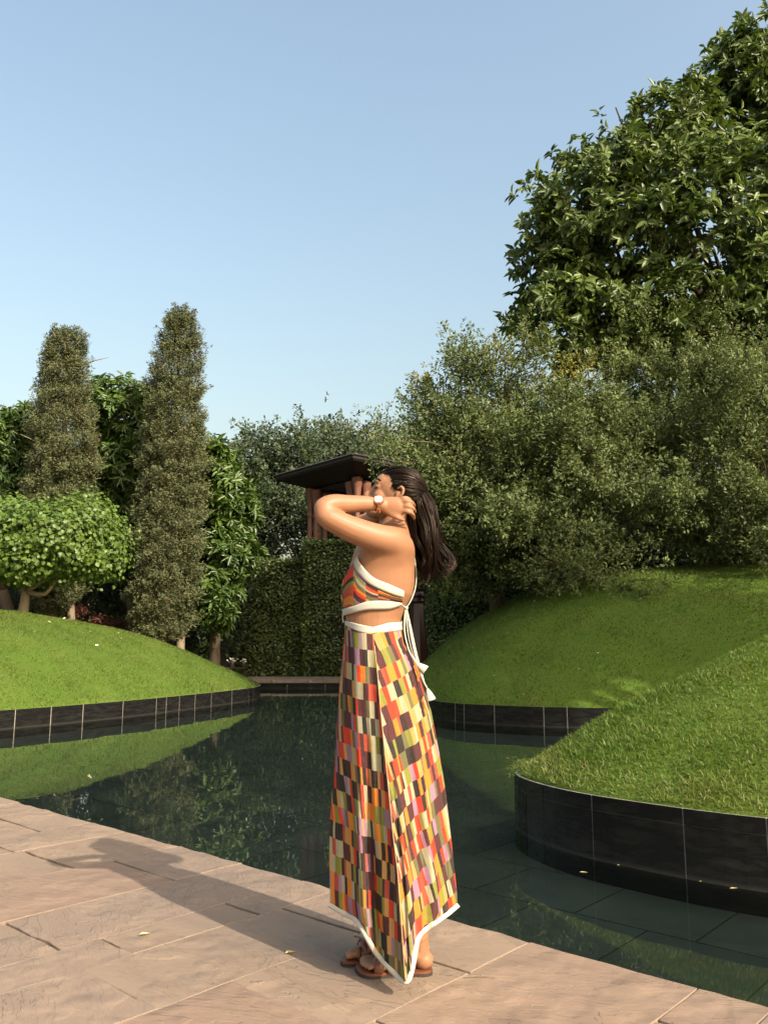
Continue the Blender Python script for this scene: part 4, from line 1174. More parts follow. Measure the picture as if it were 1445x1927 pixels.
def lin(r, g, b): return tuple(((x / 255) / 12.92 if x / 255 <= 0.04045 else ((x / 255 + 0.055) / 1.055) ** 2.4) for x in (r, g, b))
def print_mat(name, rh=0.054, bw=0.054, swap=False):
    """woven patchwork print: rows of blocks, each block split into stripes"""
    M = Mat(name)
    uv = M.n('ShaderNodeUVMap'); uv.uv_map = 'uv'
    sp = M.n('ShaderNodeSeparateXYZ'); M.l(uv.outputs[0], sp.inputs[0])
    u, v = sp.outputs[0], sp.outputs[1]
    if swap: u, v = v, u
    wob = M.noise(M.pos(), 60.0, 2)
    u = M.math('ADD', u, M.math('MULTIPLY', M.math('SUBTRACT', wob, 0.5), 0.0016))
    row = M.math('FLOOR', M.math('DIVIDE', v, rh))
    def white(x, y, w_):
        cb = M.n('ShaderNodeCombineXYZ'); M.val(cb.inputs[0], x); M.val(cb.inputs[1], y); cb.inputs[2].default_value = w_
        wn_ = M.n('ShaderNodeTexWhiteNoise', noise_dimensions='3D'); M.l(cb.outputs[0], wn_.inputs['Vector'])
        return wn_.outputs['Value']
    ub = M.math('DIVIDE', u, bw)
    blk = M.math('FLOOR', ub); t = M.math('FRACT', ub)
    r1 = white(blk, row, 1.3); r2 = white(blk, row, 5.7)
    s1 = M.math('ADD', M.math('MULTIPLY', r1, 0.22), 0.18)
    s2 = M.math('ADD', s1, M.math('ADD', M.math('MULTIPLY', r2, 0.22), 0.2))
    k = M.math('ADD', M.math('GREATER_THAN', t, s1), M.math('GREATER_THAN', t, s2))
    sid = M.math('ADD', M.math('MULTIPLY', blk, 3.0), k)
    cv = M.math('FRACT', M.math('ADD', white(blk, row, 9.1), M.math('MULTIPLY', k, M.math('ADD', M.math('MULTIPLY', r2, 0.2), 0.27))))
    par = M.math('PINGPONG', M.math('ADD', blk, row), 1.0)
    red, org, yel, sage = lin(204, 58, 34), lin(212, 126, 44), lin(190, 144, 84), lin(164, 160, 130)
    lime, olive, plum, blackc = lin(126, 128, 52), lin(98, 98, 64), lin(74, 36, 42), lin(34, 30, 32)
    lilac, brick, crim, salm = lin(152, 118, 140), lin(172, 74, 56), lin(186, 38, 42), lin(212, 96, 70)
    def palette(cs):
        n = len(cs); return [(i / n, c) for i, c in enumerate(cs)]
    A = M.ramp(cv, palette([red, yel, sage, lilac, olive, org, sage, blackc, red, sage, plum, lime, brick, yel, org, plum]), 'CONSTANT')
    B = M.ramp(cv, palette([blackc, plum, brick, olive, sage, blackc, red, plum, lime, blackc, org, plum, yel, lilac, blackc, sage]), 'CONSTANT')
    c = M.mix(par, A, B)
    fade = M.noise(M.pos(), 90.0, 4, 0.7)
    c = M.mix(M.math('MULTIPLY', fade, 0.12), c, (0.40, 0.30, 0.22))
    dk = M.n('ShaderNodeMix', data_type='RGBA', blend_type='MULTIPLY'); dk.inputs[0].default_value = 1.0; dk.inputs[7].default_value = (0.80, 0.78, 0.78, 1); M.l(c, dk.inputs[6]); c = dk.outputs[2]
    weave = M.noise(M.pos(), 800.0, 2); crease = M.noise(M.pos(), 16.0, 5, 0.6, 0.8)
    h = M.math('ADD', M.math('MULTIPLY', weave, 0.12), crease)
    p = M.pbr(c, 0.82, M.bump(h, 0.5, 0.009), **{'Specular IOR Level': 0.2})
    tr = M.n('ShaderNodeBsdfTranslucent'); M.l(c, tr.inputs['Color'])
    mx = M.n('ShaderNodeMixShader'); mx.inputs[0].default_value = 0.08; M.l(p, mx.inputs[1]); M.l(tr.outputs[0], mx.inputs[2])
    return M.done(mx.outputs[0])
M_PRINT = print_mat('patchwork_print')
M_PRINT2 = print_mat('patchwork_print_turned', 0.040, 0.034, swap=True)

woman = empty('person', tuple(W(735, 1829)))
woman.location[2] = 0.0
tag(woman, 'woman in patchwork print skirt and crop top holding her long dark hair back', 'person')
WO = np.array(woman.location)

# ---- torso rings: (py, front px, back px, half depth)
TR = np.array([(986, 722, 763, .055), (994, 712, 767, .085), (1004, 694, 770, .138), (1018, 678, 774, .172), (1035, 668, 778, .178), (1055, 662, 780, .168), (1078, 655, 780, .150), (1098, 648, 780, .145),
               (1120, 645.5, 776, .140), (1142, 649, 763.5, .130), (1165, 651, 755, .124), (1182, 652.5, 753, .122), (1210, 654, 752, .125), (1250, 656, 765, .135), (1300, 656, 778, .14), (1345, 660, 775, .13), (1365, 670, 765, .10)])
def t_ring(py):
    a = np.interp(py, TR[:, 0], TR[:, 1]); b = np.interp(py, TR[:, 0], TR[:, 2]); d = np.interp(py, TR[:, 0], TR[:, 3])
    A = W(a, py); B = W(b, py)
    return (A[0] + B[0]) / 2, (B[0] - A[0]) / 2, d, A[2]
def torso(th, py, off=0.0):
    """th 0 = front, 90 deg = towards the camera, 180 = back"""
    cx, a, d, z = t_ring(py)
    c, s = math.cos(th), math.sin(th); e = 0.88
    x = -np.sign(c) * abs(c) ** e; y = -np.sign(s) * abs(s) ** e
    return np.array([cx + (a + off) * x, PD + (d + off) * y, z])
def th_of(px, py):
    cx, a, d, z = t_ring(py); th = 1.2
    lo, hi = 0.02, math.pi - 0.02           # bisect on the projected x
    for _ in range(20):
        m = (lo + hi) / 2; p = torso(m, py)
        q = 722.5 + FPX * p[0] / ((p - _c) @ _f)
        if q < px: lo = m
        else: hi = m
    return (lo + hi) / 2
def row_fix(px, py):
    """(theta, py parameter) of the torso point that shows at this pixel"""
    yy = py
    for _ in range(3):
        th = th_of(px, yy); p = torso(th, yy)
        q = 963.5 - FPX * ((p - _c) @ _u) / ((p - _c) @ _f)
        yy += py - q
    return th, yy

def bodymesh():
    G = Geo()
    n = 40; yy = np.linspace(TR[0, 0], TR[-1, 0], 60); V = []
    for y in yy:
        for k in range(n): V.append(torso(2 * math.pi * k / n, y))
    F = [(i * n + j, (i + 1) * n + j, (i + 1) * n + (j + 1) % n, i * n + (j + 1) % n) for i in range(59) for j in range(n)]
    F += [tuple(range(n)), tuple(59 * n + j for j in range(n))[::-1]]
    G.add(V, F)
    def limb(pts, radii, seg=16, m=24, flat=None): G.add(*tube([W(*p) for p in pts], radii, seg, m, flat))
    # near (left) arm
    limb([(760, 1050, -.02), (751, 1034, -.085), (738, 1021, -.132), (712, 1014, -.165), (672, 1000, -.195), (640, 986, -.215), (614, 972, -.225), (603, 962, -.225)], [.040, .056, .056, .050, .0445, .040, .036, .028])
    limb([(604, 964, -.225), (609, 955, -.222), (628, 949, -.205), (655, 949, -.18), (685, 948, -.155), (706, 949, -.14), (722, 951, -.132)], [.027, .033, .0335, .031, .027, .023, .0215])
    G.add(*ellipsoid(W(608, 962, -.222), (.030, .034, .034)))
    G.add(*ellipsoid(W(724, 1032, -.11), (.055, .055, .055)))
    G.add(*ellipsoid(W(745, 1040, -.10), (.045, .062, .065)))
    # palm
    limb([(714, 950, -.136), (726, 951, -.134), (740, 953, -.134), (752, 955, -.134), (760, 956, -.13)], [.024, .030, .034, .034, .024], 16, 16, ((0, 1, 0), 0.48))
    for ch, r in (([(750, 940, -.134), (761, 937, -.142), (769, 939, -.128), (774, 944, -.090)], .0068), ([(752, 946, -.134), (766, 943, -.146), (775, 946, -.132), (780, 953, -.088)], .0075),
                  ([(753, 954, -.134), (768, 953, -.148), (777, 957, -.132), (781, 964, -.088)], .0078), ([(751, 963, -.134), (766, 963, -.148), (776, 968, -.134), (779, 977, -.092)], .0078),
                  ([(726, 963, -.132), (738, 970, -.138), (750, 976, -.140), (764, 980, -.132)], .0098)):
        limb(ch, [r * 1.15, r * 1.08, r, r * 0.72], 10, 14)
    # far (right) arm, hidden behind the head
    limb([(748, 1030, .09), (738, 1018, .14), (712, 1012, .18), (680, 1004, .22), (660, 998, .235)], [.042, .054, .05, .042, .03])
    limb([(660, 998, .235), (672, 990, .232), (700, 978, .20), (730, 962, .15), (748, 955, .12)], [.03, .035, .033, .026, .022])
    limb([(744, 956, .125), (758, 955, .115), (775, 958, .105)], [.024, .03, .022], 14, 12, ((0, 1, 0), 0.5))
    for k in range(4): limb([(770, 948 + k * 6, .11), (784, 950 + k * 6, .10), (790, 954 + k * 6, .085)], [.0095, .009, .007], 8, 10)
    limb([(752, 962, .12), (764, 972, .11), (774, 976, .10)], [.0105, .010, .007], 8, 10)
    # neck
    limb([(746, 946, 0), (744, 966, 0), (741, 984, 0), (742, 1006, 0)], [.050, .050, .0525, .062], 20, 14)
    limb([(757, 985, 0), (752, 1000, -.03), (742, 1010, -.10)], [.03, .034, .035], 14, 10); limb([(757, 985, 0), (752, 1000, .03), (742, 1010, .10)], [.03, .034, .035], 14, 10)
    # shoulder blade
    G.add(*ellipsoid(W(760, 1040, -.075), (.035, .05, .06)))
    # legs under the skirt
    for dy, hip, knee, ank in ((-.075, (712, 1330), (726, 1545), (786, 1768)), (.07, (712, 1330), (700, 1545), (762, 1752))):
        limb([(*hip, dy), ((hip[0] + knee[0]) / 2, (hip[1] + knee[1]) / 2, dy), (*knee, dy), ((knee[0] * .45 + ank[0] * .55), (knee[1] * .55 + ank[1] * .45), dy), (*ank, dy)], [.085, .075, .055, .052, .036], 16, 30)
    return G

# head, in its own frame: f forwards, s sideways, u up
HT = rad(17)
HC = W(748, 931)
hf = np.array([-math.cos(HT), 0, math.sin(HT)]); hu = np.array([math.sin(HT), 0, math.cos(HT)]); hs = np.array([0, -1.0, 0])
HM = np.stack([hf, hs, hu])
def H(f, s, u): return HC + hf * f + hs * s + hu * u
def headgeo(G):
    G.add(*ellipsoid(H(-.004, 0, .008), (.090, .073, .084), HM, 28, 18))
    G.add(*ellipsoid(H(.035, 0, -.03), (.052, .058, .068), HM, 24, 16))          # face
    G.add(*ellipsoid(H(.048, 0, .02), (.042, .055, .045), HM, 20, 12))            # forehead
    G.add(*ellipsoid(H(.068, 0, -.086), (.022, .026, .020), HM))                  # chin
    for s in (-1, 1):
        G.add(*ellipsoid(H(.050, s * .034, -.030), (.030, .024, .028), HM))       # cheek
        G.add(*tube([H(.0, s * .056, -.045), H(.022, s * .050, -.072), H(.066, s * .018, -.092)], [.018, .017, .015], 12, 12))   # jaw
        G.add(*ellipsoid(H(.070, s * .031, .001), (.014, .017, .011), HM))        # closed lid
        G.add(*tube([H(.084, s * .012, .016), H(.083, s * .03, .02), H(.070, s * .048, .014)], [.005, .006, .0045], 8, 8))        # brow ridge
        # ear
        G.add(*tube([H(-.002, s * .072, -.028), H(-.016, s * .082, -.014), H(-.018, s * .084, .006), H(-.006, s * .080, .016), H(.006, s * .073, .006)], [.006, .0055, .006, .0055, .004], 8, 16))
        G.add(*ellipsoid(H(-.004, s * .074, -.008), (.010, .005, .018), HM))
        G.add(*ellipsoid(H(.001, s * .073, -.030), (.007, .005, .008), HM))
        G.add(*ellipsoid(H(.090, s * .010, -.040), (.010, .008, .007), HM))       # nostril wing
    G.add(*tube([H(.080, 0, .008), H(.090, 0, -.012), H(.103, 0, -.030), H(.104, 0, -.038), H(.088, 0, -.046)], [.010, .010, .011, .0105, .009], 12, 16))
    G.add(*tube([H(.076, -.022, -.061), H(.092, 0, -.058), H(.076, .022, -.061)], [.004, .0075, .004], 10, 12))
    G.add(*tube([H(.074, -.020, -.067), H(.090, 0, -.069), H(.074, .020, -.067)], [.004, .008, .004], 10, 12))

# feet: near (left) and far (right); ground contact from the photograph
def foot(G, heel, toe, side, zs=0.015):
    """heel/toe = ground points of heel back and big toe tip"""
    heel = np.array([heel[0], heel[1], 0]); toe = np.array([toe[0], toe[1], 0])
    d = toe - heel; L = np.linalg.norm(d); d = d / L; s = np.cross([0, 0, 1.0], d) * side      # s points to the little toe
    def P(a, b, z): return heel + d * a * L + s * b + np.array([0, 0, zs + z])
    G.add(*tube([P(.02, 0, .03), P(.10, 0, .034), P(.22, .002, .046), P(.42, .006, .038), P(.60, .010, .026), P(.76, .012, .017)], [.022, .031, .034, .035, .036, .030], 16, 18, ((0, 0, 1), 0.86)))
    G.add(*ellipsoid(P(.09, 0, .026), (.033, .033, .030)))
    G.add(*tube([P(.13, 0, .03), P(.15, 0, .07), P(.17, 0, .14)], [.032, .033, .036], 14, 10))
    for k, (b, ln, r) in enumerate(((-.024, 1.0, .0115), (-.003, 1.0, .0074), (.012, .97, .007), (.0255, .935, .0068), (.038, .89, .0066))):
        G.add(*tube([P(.68, b * .9, .018), P(ln - .13, b, .019), P(ln - .06, b, .016), P(ln - .015, b, .010)], [r * 1.15, r * 1.1, r * 1.1, r * .75], 10, 12))
    return P, s, d
G = bodymesh(); headgeo(G)
n_heel = at_z(808, 1812, .03); n_toe = at_z(676, 1822, .015)
f_heel = at_z(775, 1786, .03); f_toe = at_z(648, 1803, .015)
FN = foot(G, n_heel, n_toe, 1); FF = foot(G, f_heel, f_toe, -1)
tmp = bpy.data.objects.new('body', np_mesh('body', np.array(G.V) - WO, G.F)); COL.objects.link(tmp)
md = tmp.modifiers.new('r', 'REMESH'); md.mode = 'VOXEL'; md.voxel_size = 0.0034; md.use_smooth_shade = True
sm_ = tmp.modifiers.new('s', 'SMOOTH'); sm_.factor = 0.5; sm_.iterations = 3
bpy.context.view_layer.update()
me = bpy.data.meshes.new_from_object(tmp.evaluated_get(bpy.context.evaluated_depsgraph_get()))
bpy.data.objects.remove(tmp)
me.name = 'body'; me.materials.clear(); me.materials.append(M_SKIN)
me.polygons.foreach_set('use_smooth', np.ones(len(me.polygons), bool))
# push the underarm crease smooth where the deltoid meets the back: vertices near the shoulder get extra relaxing
body = link(bpy.data.objects.new('body', me), woman)
co = np.empty(len(me.vertices) * 3, np.float32); me.vertices.foreach_get('co', co); co = co.reshape(-1, 3) + WO
wt_ = np.zeros(len(co))
for c_, r_ in ((W(735, 1035, -.14), .15), (W(745, 1005, -.06), .07), (W(606, 962, -.22), .055), (W(745, 985, 0), .06), (W(728, 1030, .14), .11), (W(756, 1045, -.09), .13), (W(722, 951, -.132), .022)):
    wt_ = np.maximum(wt_, np.clip(1.5 - 1.5 * np.linalg.norm(co - c_, axis=1) / r_, 0, 1))
wt_[np.linalg.norm(co - HC, axis=1) < .105] *= 0.0
ed = np.empty(len(me.edges) * 2, np.int32); me.edges.foreach_get('vertices', ed); ed = ed.reshape(-1, 2)
deg = np.bincount(ed.ravel(), minlength=len(co)).astype(float)[:, None]
for _ in range(70):
    acc = np.zeros_like(co, dtype=float)
    for q_ in range(3): acc[:, q_] = np.bincount(ed[:, 0], co[ed[:, 1], q_], len(co)) + np.bincount(ed[:, 1], co[ed[:, 0], q_], len(co))
    co = co + (acc / np.maximum(deg, 1) - co) * wt_[:, None] * 0.6
me.vertices.foreach_set('co', (co - WO).astype(np.float32).ravel()); me.update()

def grid_obj(name, P, mat, parent=woman, uv=None, thick=0.0016, sub=0, closed=False, offset=1.0):
    """P[i][j] = points"""
    P = np.asarray(P, float); a, b, _ = P.shape
    V = P.reshape(-1, 3) - WO
    F = []
    for i in range(a - 1):
        for j in range(b if closed else b - 1):
            k = (j + 1) % b; F.append((i * b + j, i * b + k, (i + 1) * b + k, (i + 1) * b + j))
    o = mesh_obj(name, V, np.array(F), mat, parent, smooth=True, uv=None if uv is None else np.asarray(uv).reshape(-1, 2))
    if thick:
        m = o.modifiers.new('thick', 'SOLIDIFY'); m.thickness = thick; m.offset = offset
    return o
def tube_obj(name, pts, radii, mat, parent=woman, seg=8, n=None, flat=None):
    V, F = tube(pts, radii, seg, n, flat); return mesh_obj(name, V - WO, F, mat, parent, smooth=True)

# ---- crop top, on both sides of the body
def curve(px, P): P = np.array(P); return np.interp(px, P[:, 0], P[:, 1])
UO = [(670, 1048), (679, 1042), (683, 1064), (703, 1086.5), (732, 1100), (758, 1113)]
UPPER_OUT = [(679, 1041), (676, 1050), (683, 1064), (703, 1086.5), (732, 1100), (757, 1112)]
UPPER_IN = [(669, 1058), (672, 1070), (678, 1081), (696.5, 1100), (732, 1118), (756, 1126)]
LOW_T = [(647, 1147), (670, 1140), (693, 1132), (724, 1131), (753, 1135)]
LOW_B = [(647, 1160), (670, 1153), (694, 1148), (732, 1146.5), (753, 1139)]
def strip(name, top, bot, off, nx=26, ny=5, mirror=True, mat=None):
    t = catmull(top, nx); b = catmull(bot, nx); o = None
    Q = []
    for i in range(ny):
        f = i / (ny - 1); Q.append([row_fix(*(t[j] * (1 - f) + b[j] * f)) for j in range(nx)])
    for sg in (1, -1) if mirror else (1,):
        P = [[torso(sg * th, py, off + 0.0012 * math.sin(i / (ny - 1) * math.pi)) for th, py in r_] for i, r_ in enumerate(Q)]
        o = grid_obj(name, P, mat or M_CREAM, crop)
    return Q
crop = empty('crop_top', tuple(WO)); crop.parent = woman; crop.location = (0, 0, 0)
# printed cup: from the front middle round to the back tie
cup_top = [(648, 1092), (655, 1076), (669, 1061), (672, 1072), (678, 1084), (696, 1102), (732, 1120), (755, 1127)]
nx, ny = 44, 22
tt = catmull(cup_top, nx)
xs = tt[:, 0]
lowy = curve(xs, LOW_T) + 3
for sg in (1, -1):
    P = []; UV = []
    for i in range(ny):
        f = i / (ny - 1); r_ = []; ru = []
        for j in range(nx):
            th, py = row_fix(max(646.8, xs[j]), tt[j, 1] * (1 - f) + lowy[j] * f)
            gather = 0.0022 * math.sin(f * 5.5 * math.pi + 0.6) * np.clip((xs[j] - 690) / 60, 0, 1)
            r_.append(torso(sg * th, py, 0.006 + gather)); q = r_[-1]
            ru.append(((xs[j] - 640) * 0.00182 + 0.11, 0.13 - f * (0.06 + 0.05 * np.clip((700 - xs[j]) / 40, 0, 1))))
        P.append(r_); UV.append(ru)
    grid_obj('cup', P, M_PRINT2, crop, UV)
    # narrow front piece between the two cups
strip('upper_band', UPPER_OUT, UPPER_IN, 0.0085)
strip('lower_band', LOW_T, LOW_B, 0.0085)
P = [[torso(a, py, 0.008) for a in np.linspace(-0.35, 0.35, 9)] for py in np.linspace(1076, 1160, 14)]
UV = [[(0.01 * j, 0.013 * i) for j in range(9)] for i in range(14)]
grid_obj('front_panel', P, M_PRINT2, crop, UV)
P = [[torso(a, py, 0.009) for a in np.linspace(-0.30, 0.30, 9)] for py in np.linspace(1147, 1160, 4)]
grid_obj('lower_band', P, M_CREAM, crop)
tube_obj('front_strap', [torso(0.12, 1158, .009), torso(0.1, 1164, .010), torso(0.12, 1172, .009)], [.003, .003, .003], M_CREAM, crop, 6, 8)
# straps and tie
B = lambda px, py, dy: W(px, py, dy)
tube_obj('strap', [B(736, 1003, -.115), B(745, 999, -.075), B(755, 1002, -.05), B(766, 1013, -.06), B(775, 1033, -.055), B(781, 1058, -.03), B(783, 1085, -.015), B(781, 1108, -.02), B(773, 1130, -.03), B(764, 1144, -.03)], [.0022] * 10, M_CREAM, crop, 6, 40)
tube_obj('strap', [B(757, 1113, -.09), B(763, 1104, -.075), B(771, 1087, -.055), B(778, 1066, -.035), B(781, 1050, -.01), B(779, 1036, .02)], [.0026] * 6, M_CREAM, crop, 6, 24)
tube_obj('strap', [B(753, 1137, -.09), B(758, 1140, -.065), B(763, 1144, -.035)], [.0035, .003, .003], M_CREAM, crop, 6, 10)
V, F = ellipsoid(B(764, 1144, -.032), (.0075, .0075, .006)); mesh_obj('knot', V - WO, F, M_CREAM, crop, smooth=True)
def tassel(pts, end):
    tube_obj('tie_cord', [B(*p) for p in pts], [.0026] * len(pts), M_CREAM, crop, 6, 26)
    a = B(*pts[-1]); b = B(*end); d = (b - a)
    tube_obj('tassel', [a, a + d * .25, a + d * .8, b], [.0035, .008, .014, .015], M_CREAM, crop, 8, 8, ((0, 1, 0), 0.45))
tassel([(763, 1146, -.032), (761, 1165, -.04), (762, 1195, -.06), (770, 1225, -.085), (783, 1248, -.10)], (801, 1261, -.10))
tassel([(765, 1146, -.032), (768, 1165, -.035), (774, 1200, -.06), (783, 1240, -.085), (795, 1278, -.10), (804, 1296, -.10)], (812, 1318, -.10))
tube_obj('tie_cord', [B(764, 1146, -.03), B(765, 1170, -.035), B(770, 1205, -.055), B(779, 1238, -.08), B(786, 1250, -.095)], [.0024] * 5, M_CREAM, crop, 6, 22)
tube_obj('tie_cord', [B(765, 1146, -.03), B(771, 1172, -.033), B(777, 1200, -.05), B(784, 1232, -.08), B(798, 1284, -.098)], [.0024] * 5, M_CREAM, crop, 6, 22)

# ---- skirt with handkerchief hem
SL = np.array([(1176, 649.5), (1231, 645), (1293, 638.5), (1359, 633.5), (1437, 630.5), (1503, 624), (1560, 620), (1631, 620), (1702, 621), (1745, 630), (1900, 650)])
SR = np.array([(1170, 755.5), (1209, 760), (1257, 786), (1304, 800), (1337, 811), (1415, 826), (1492, 839), (1530, 843), (1615, 853), (1684, 860), (1716, 860.5), (1760, 850), (1900, 830)])
SS = np.array([(1180, 701), (1266, 711), (1337, 717), (1404, 724), (1492, 733), (1564, 740), (1644, 750), (1719, 755), (1790, 760), (1858, 765)])
SD = np.array([(1176, .131), (1230, .158), (1290, .176), (1400, .185), (1550, .195), (1700, .205), (1860, .212)])
WAIST_T = [(-1.0, 1168), (-0.62, 1173), (0.0, 1180), (0.55, 1172), (1.0, 1170.5)]
WAIST_B = [(-1.0, 1176), (-0.5, 1189), (0.0, 1195), (0.5, 1189), (1.0, 1186)]
# hem of the camera side, by the sideways parameter w (-1 left edge, 0 seam, 1 right edge)
HEM = np.array([(-1.0, 1700), (-0.93, 1706), (-0.78, 1719), (-0.66, 1727), (-0.58, 1744), (-0.50, 1768), (-0.42, 1790), (-0.22, 1820), (-0.06, 1843), (0.0, 1848), (0.10, 1832), (0.18, 1806), (0.26, 1766), (0.34, 1754), (0.62, 1733), (0.85, 1714), (1.0, 1700)])
def skirt_pt(w, t, far=False, py0=None, py1=None, extra=0.0):
    """w -1..1 across, t 0..1 from waist to hem"""
    if not far:
        top = np.interp(w, [q[0] for q in WAIST_B], [q[1] for q in WAIST_B]) - 4; hem = np.interp(w, HEM[:, 0], HEM[:, 1])
    else:
        top = 1182; hem = 1655 + 50 * abs(w) ** 4
    py = top + (hem - top) * t
    l = np.interp(py, SL[:, 0], SL[:, 1]); r = np.interp(py, SR[:, 0], SR[:, 1]); s = np.interp(py, SS[:, 0], SS[:, 1]); d = np.interp(py, SD[:, 0], SD[:, 1])
    px = s + w * ((r - s) if w > 0 else (s - l))
    g = np.clip((py - 1190) / 420, 0, 1)
    pw = 2.3 - 1.0 * g if not far else 2.2
    dep = d * max(0.0, 1 - abs(w) ** pw) ** (0.46 + 0.5 * g)
    amp = 0.019 * g * (1 - abs(w) ** 6)
    if not far:
        dep += amp * (math.sin(w * 10.5 + 0.8 + g * 0.5) * (0.9 if w < 0 else 0.5) + 0.5 * math.sin(w * 21 + 2.0 - g * 1.2) + (0.9 * math.exp(-((w - 0.16) / 0.06) ** 2) - 1.3 * math.exp(-((w - 0.05 - 0.02 * g) / 0.035) ** 2)) * g)
        # small gathers at the back waist
        dep += 0.004 * (1 - g) * math.exp(-((w - 0.85) / 0.12) ** 2) * math.sin(py * 0.5)
        for w0, sg, dp, g0 in ((-0.62, .055, .016, .35), (-0.36, .05, .020, .25), (-0.80, .04, .012, .2), (0.42, .06, .014, .3), (0.70, .05, .016, .15), (0.86, .035, .012, .1)):
            dep -= dp * np.clip((g - g0) / (1 - g0), 0, 1) * math.exp(-((w - w0 - 0.10 * (1 - g) * (-w0)) / sg) ** 2) * (1 - abs(w) ** 8)
        dy = -dep
    else:
        dep += amp * math.sin(w * 9); dy = dep
    return W(px, py, dy), px, py
NW, NT = 150, 110
ws = np.sin(np.linspace(-math.pi / 2, math.pi / 2, NW))
PP = np.array([[skirt_pt(w, t)[0] for w in ws] for t in np.linspace(0, 1, NT)])
# fabric coordinates: length along the cloth from the seam, and down it
mid = np.abs(ws).argmin()
arc = np.concatenate([np.zeros((NT, 1)), np.cumsum(np.linalg.norm(np.diff(PP, axis=1), axis=2), axis=1)], 1); arc = arc - arc[:, mid:mid + 1]
down = PP[0, mid, 2] - PP[:, :, 2] + 0.02
UVs = np.zeros((NT, NW, 2))
for side_, ang, o_u in ((arc < 0, rad(-6.5), 0.4), (arc >= 0, rad(21), 1.9)):
    ca, sa = math.cos(ang), math.sin(ang)
    uu = arc * ca - down * sa; vv = arc * sa + down * ca
    UVs[..., 0] = np.where(side_, uu + o_u + 3, UVs[..., 0]); UVs[..., 1] = np.where(side_, vv + 3, UVs[..., 1])
# split at the seam so that each panel keeps its own grain
skirt = empty('skirt', (0, 0, 0)); skirt.parent = woman
grid_obj('front_panel', PP[:, :mid + 1], M_PRINT, skirt, UVs[:, :mid + 1])
UB = UVs.copy(); ca, sa = math.cos(rad(21)), math.sin(rad(21))
UB[:, mid, 0] = arc[:, mid] * ca - down[:, mid] * sa + 4.9; UB[:, mid, 1] = arc[:, mid] * sa + down[:, mid] * ca + 3
grid_obj('back_panel', PP[:, mid:], M_PRINT, skirt, UB[:, mid:])
PF = np.array([[skirt_pt(w, t, True)[0] for w in ws[::3]] for t in np.linspace(0, 1, 60)])
UF = np.array([[(w * 0.22 + 8, t * 0.85 + 5) for w in ws[::3]] for t in np.linspace(0, 1, 60)])
grid_obj('far_panel', PF, M_PRINT, skirt, UF, offset=-1)
# cream binding along the hem: a folded strip of constant width
def hem_strip(far, sel):
    Q = []
    for w in sel:
        p, px, py = skirt_pt(w, 1.0, far); Q.append((px, py, p[1] - PD))
    Q = np.array(Q)
    for _ in range(5): Q[1:-1] = (Q[:-2] + 2 * Q[1:-1] + Q[2:]) / 4
    T = np.gradient(Q[:, :2], axis=0); T /= np.linalg.norm(T, axis=1)[:, None]
    N_ = np.stack([-T[:, 1], T[:, 0]], 1); N_ = np.where(N_[:, 1:2] < 0, -N_, N_)
    sg = 1 if far else -1
    return np.array([[W(q[0] + n_[0] * f, q[1] + n_[1] * f, q[2] + sg * lift) for q, n_ in zip(Q, N_)] for f, lift in ((-2, .0010), (0, .0022), (4, .0024), (8, .0012))])
grid_obj('hem_binding', hem_strip(False, ws), M_CREAM, skirt, thick=0.002)
grid_obj('hem_binding', hem_strip(True, ws[::3]), M_CREAM, skirt, thick=0.002)
# waistband
def wb(w, f):
    a = np.interp(w, [q[0] for q in WAIST_T], [q[1] for q in WAIST_T]); b = np.interp(w, [q[0] for q in WAIST_B], [q[1] for q in WAIST_B])
    py = a + (b - a) * f
    l = np.interp(py, SL[:, 0], SL[:, 1]) - 1.0; r = np.interp(py, SR[:, 0], SR[:, 1]) + 1.0; s = 701
    px = s + w * ((r - s) if w > 0 else (s - l))
    return W(px, py, -(.136) * max(0.0, 1 - abs(w) ** 2.3) ** 0.45 - 0.002)
grid_obj('waistband', [[wb(w, f) for w in ws[::3]] for f in np.linspace(0, 1, 6)], M_CREAM, skirt, thick=0.003)
grid_obj('waistband', [[W(703 + w * 54, py, .135 * max(0.0, 1 - abs(w) ** 2.3) ** 0.45) for w in ws[::3]] for py in np.linspace(1169, 1186, 5)], M_CREAM, skirt, thick=0.003, offset=-1)
# side seam piping
tube_obj('seam', [PP[i, mid] + [0, -0.001, 0] for i in range(4, NT, 3)], [.0012] * len(range(4, NT, 3)), plain('seam_thread', (0.45, 0.30, 0.16), 0.8), skirt, 5)

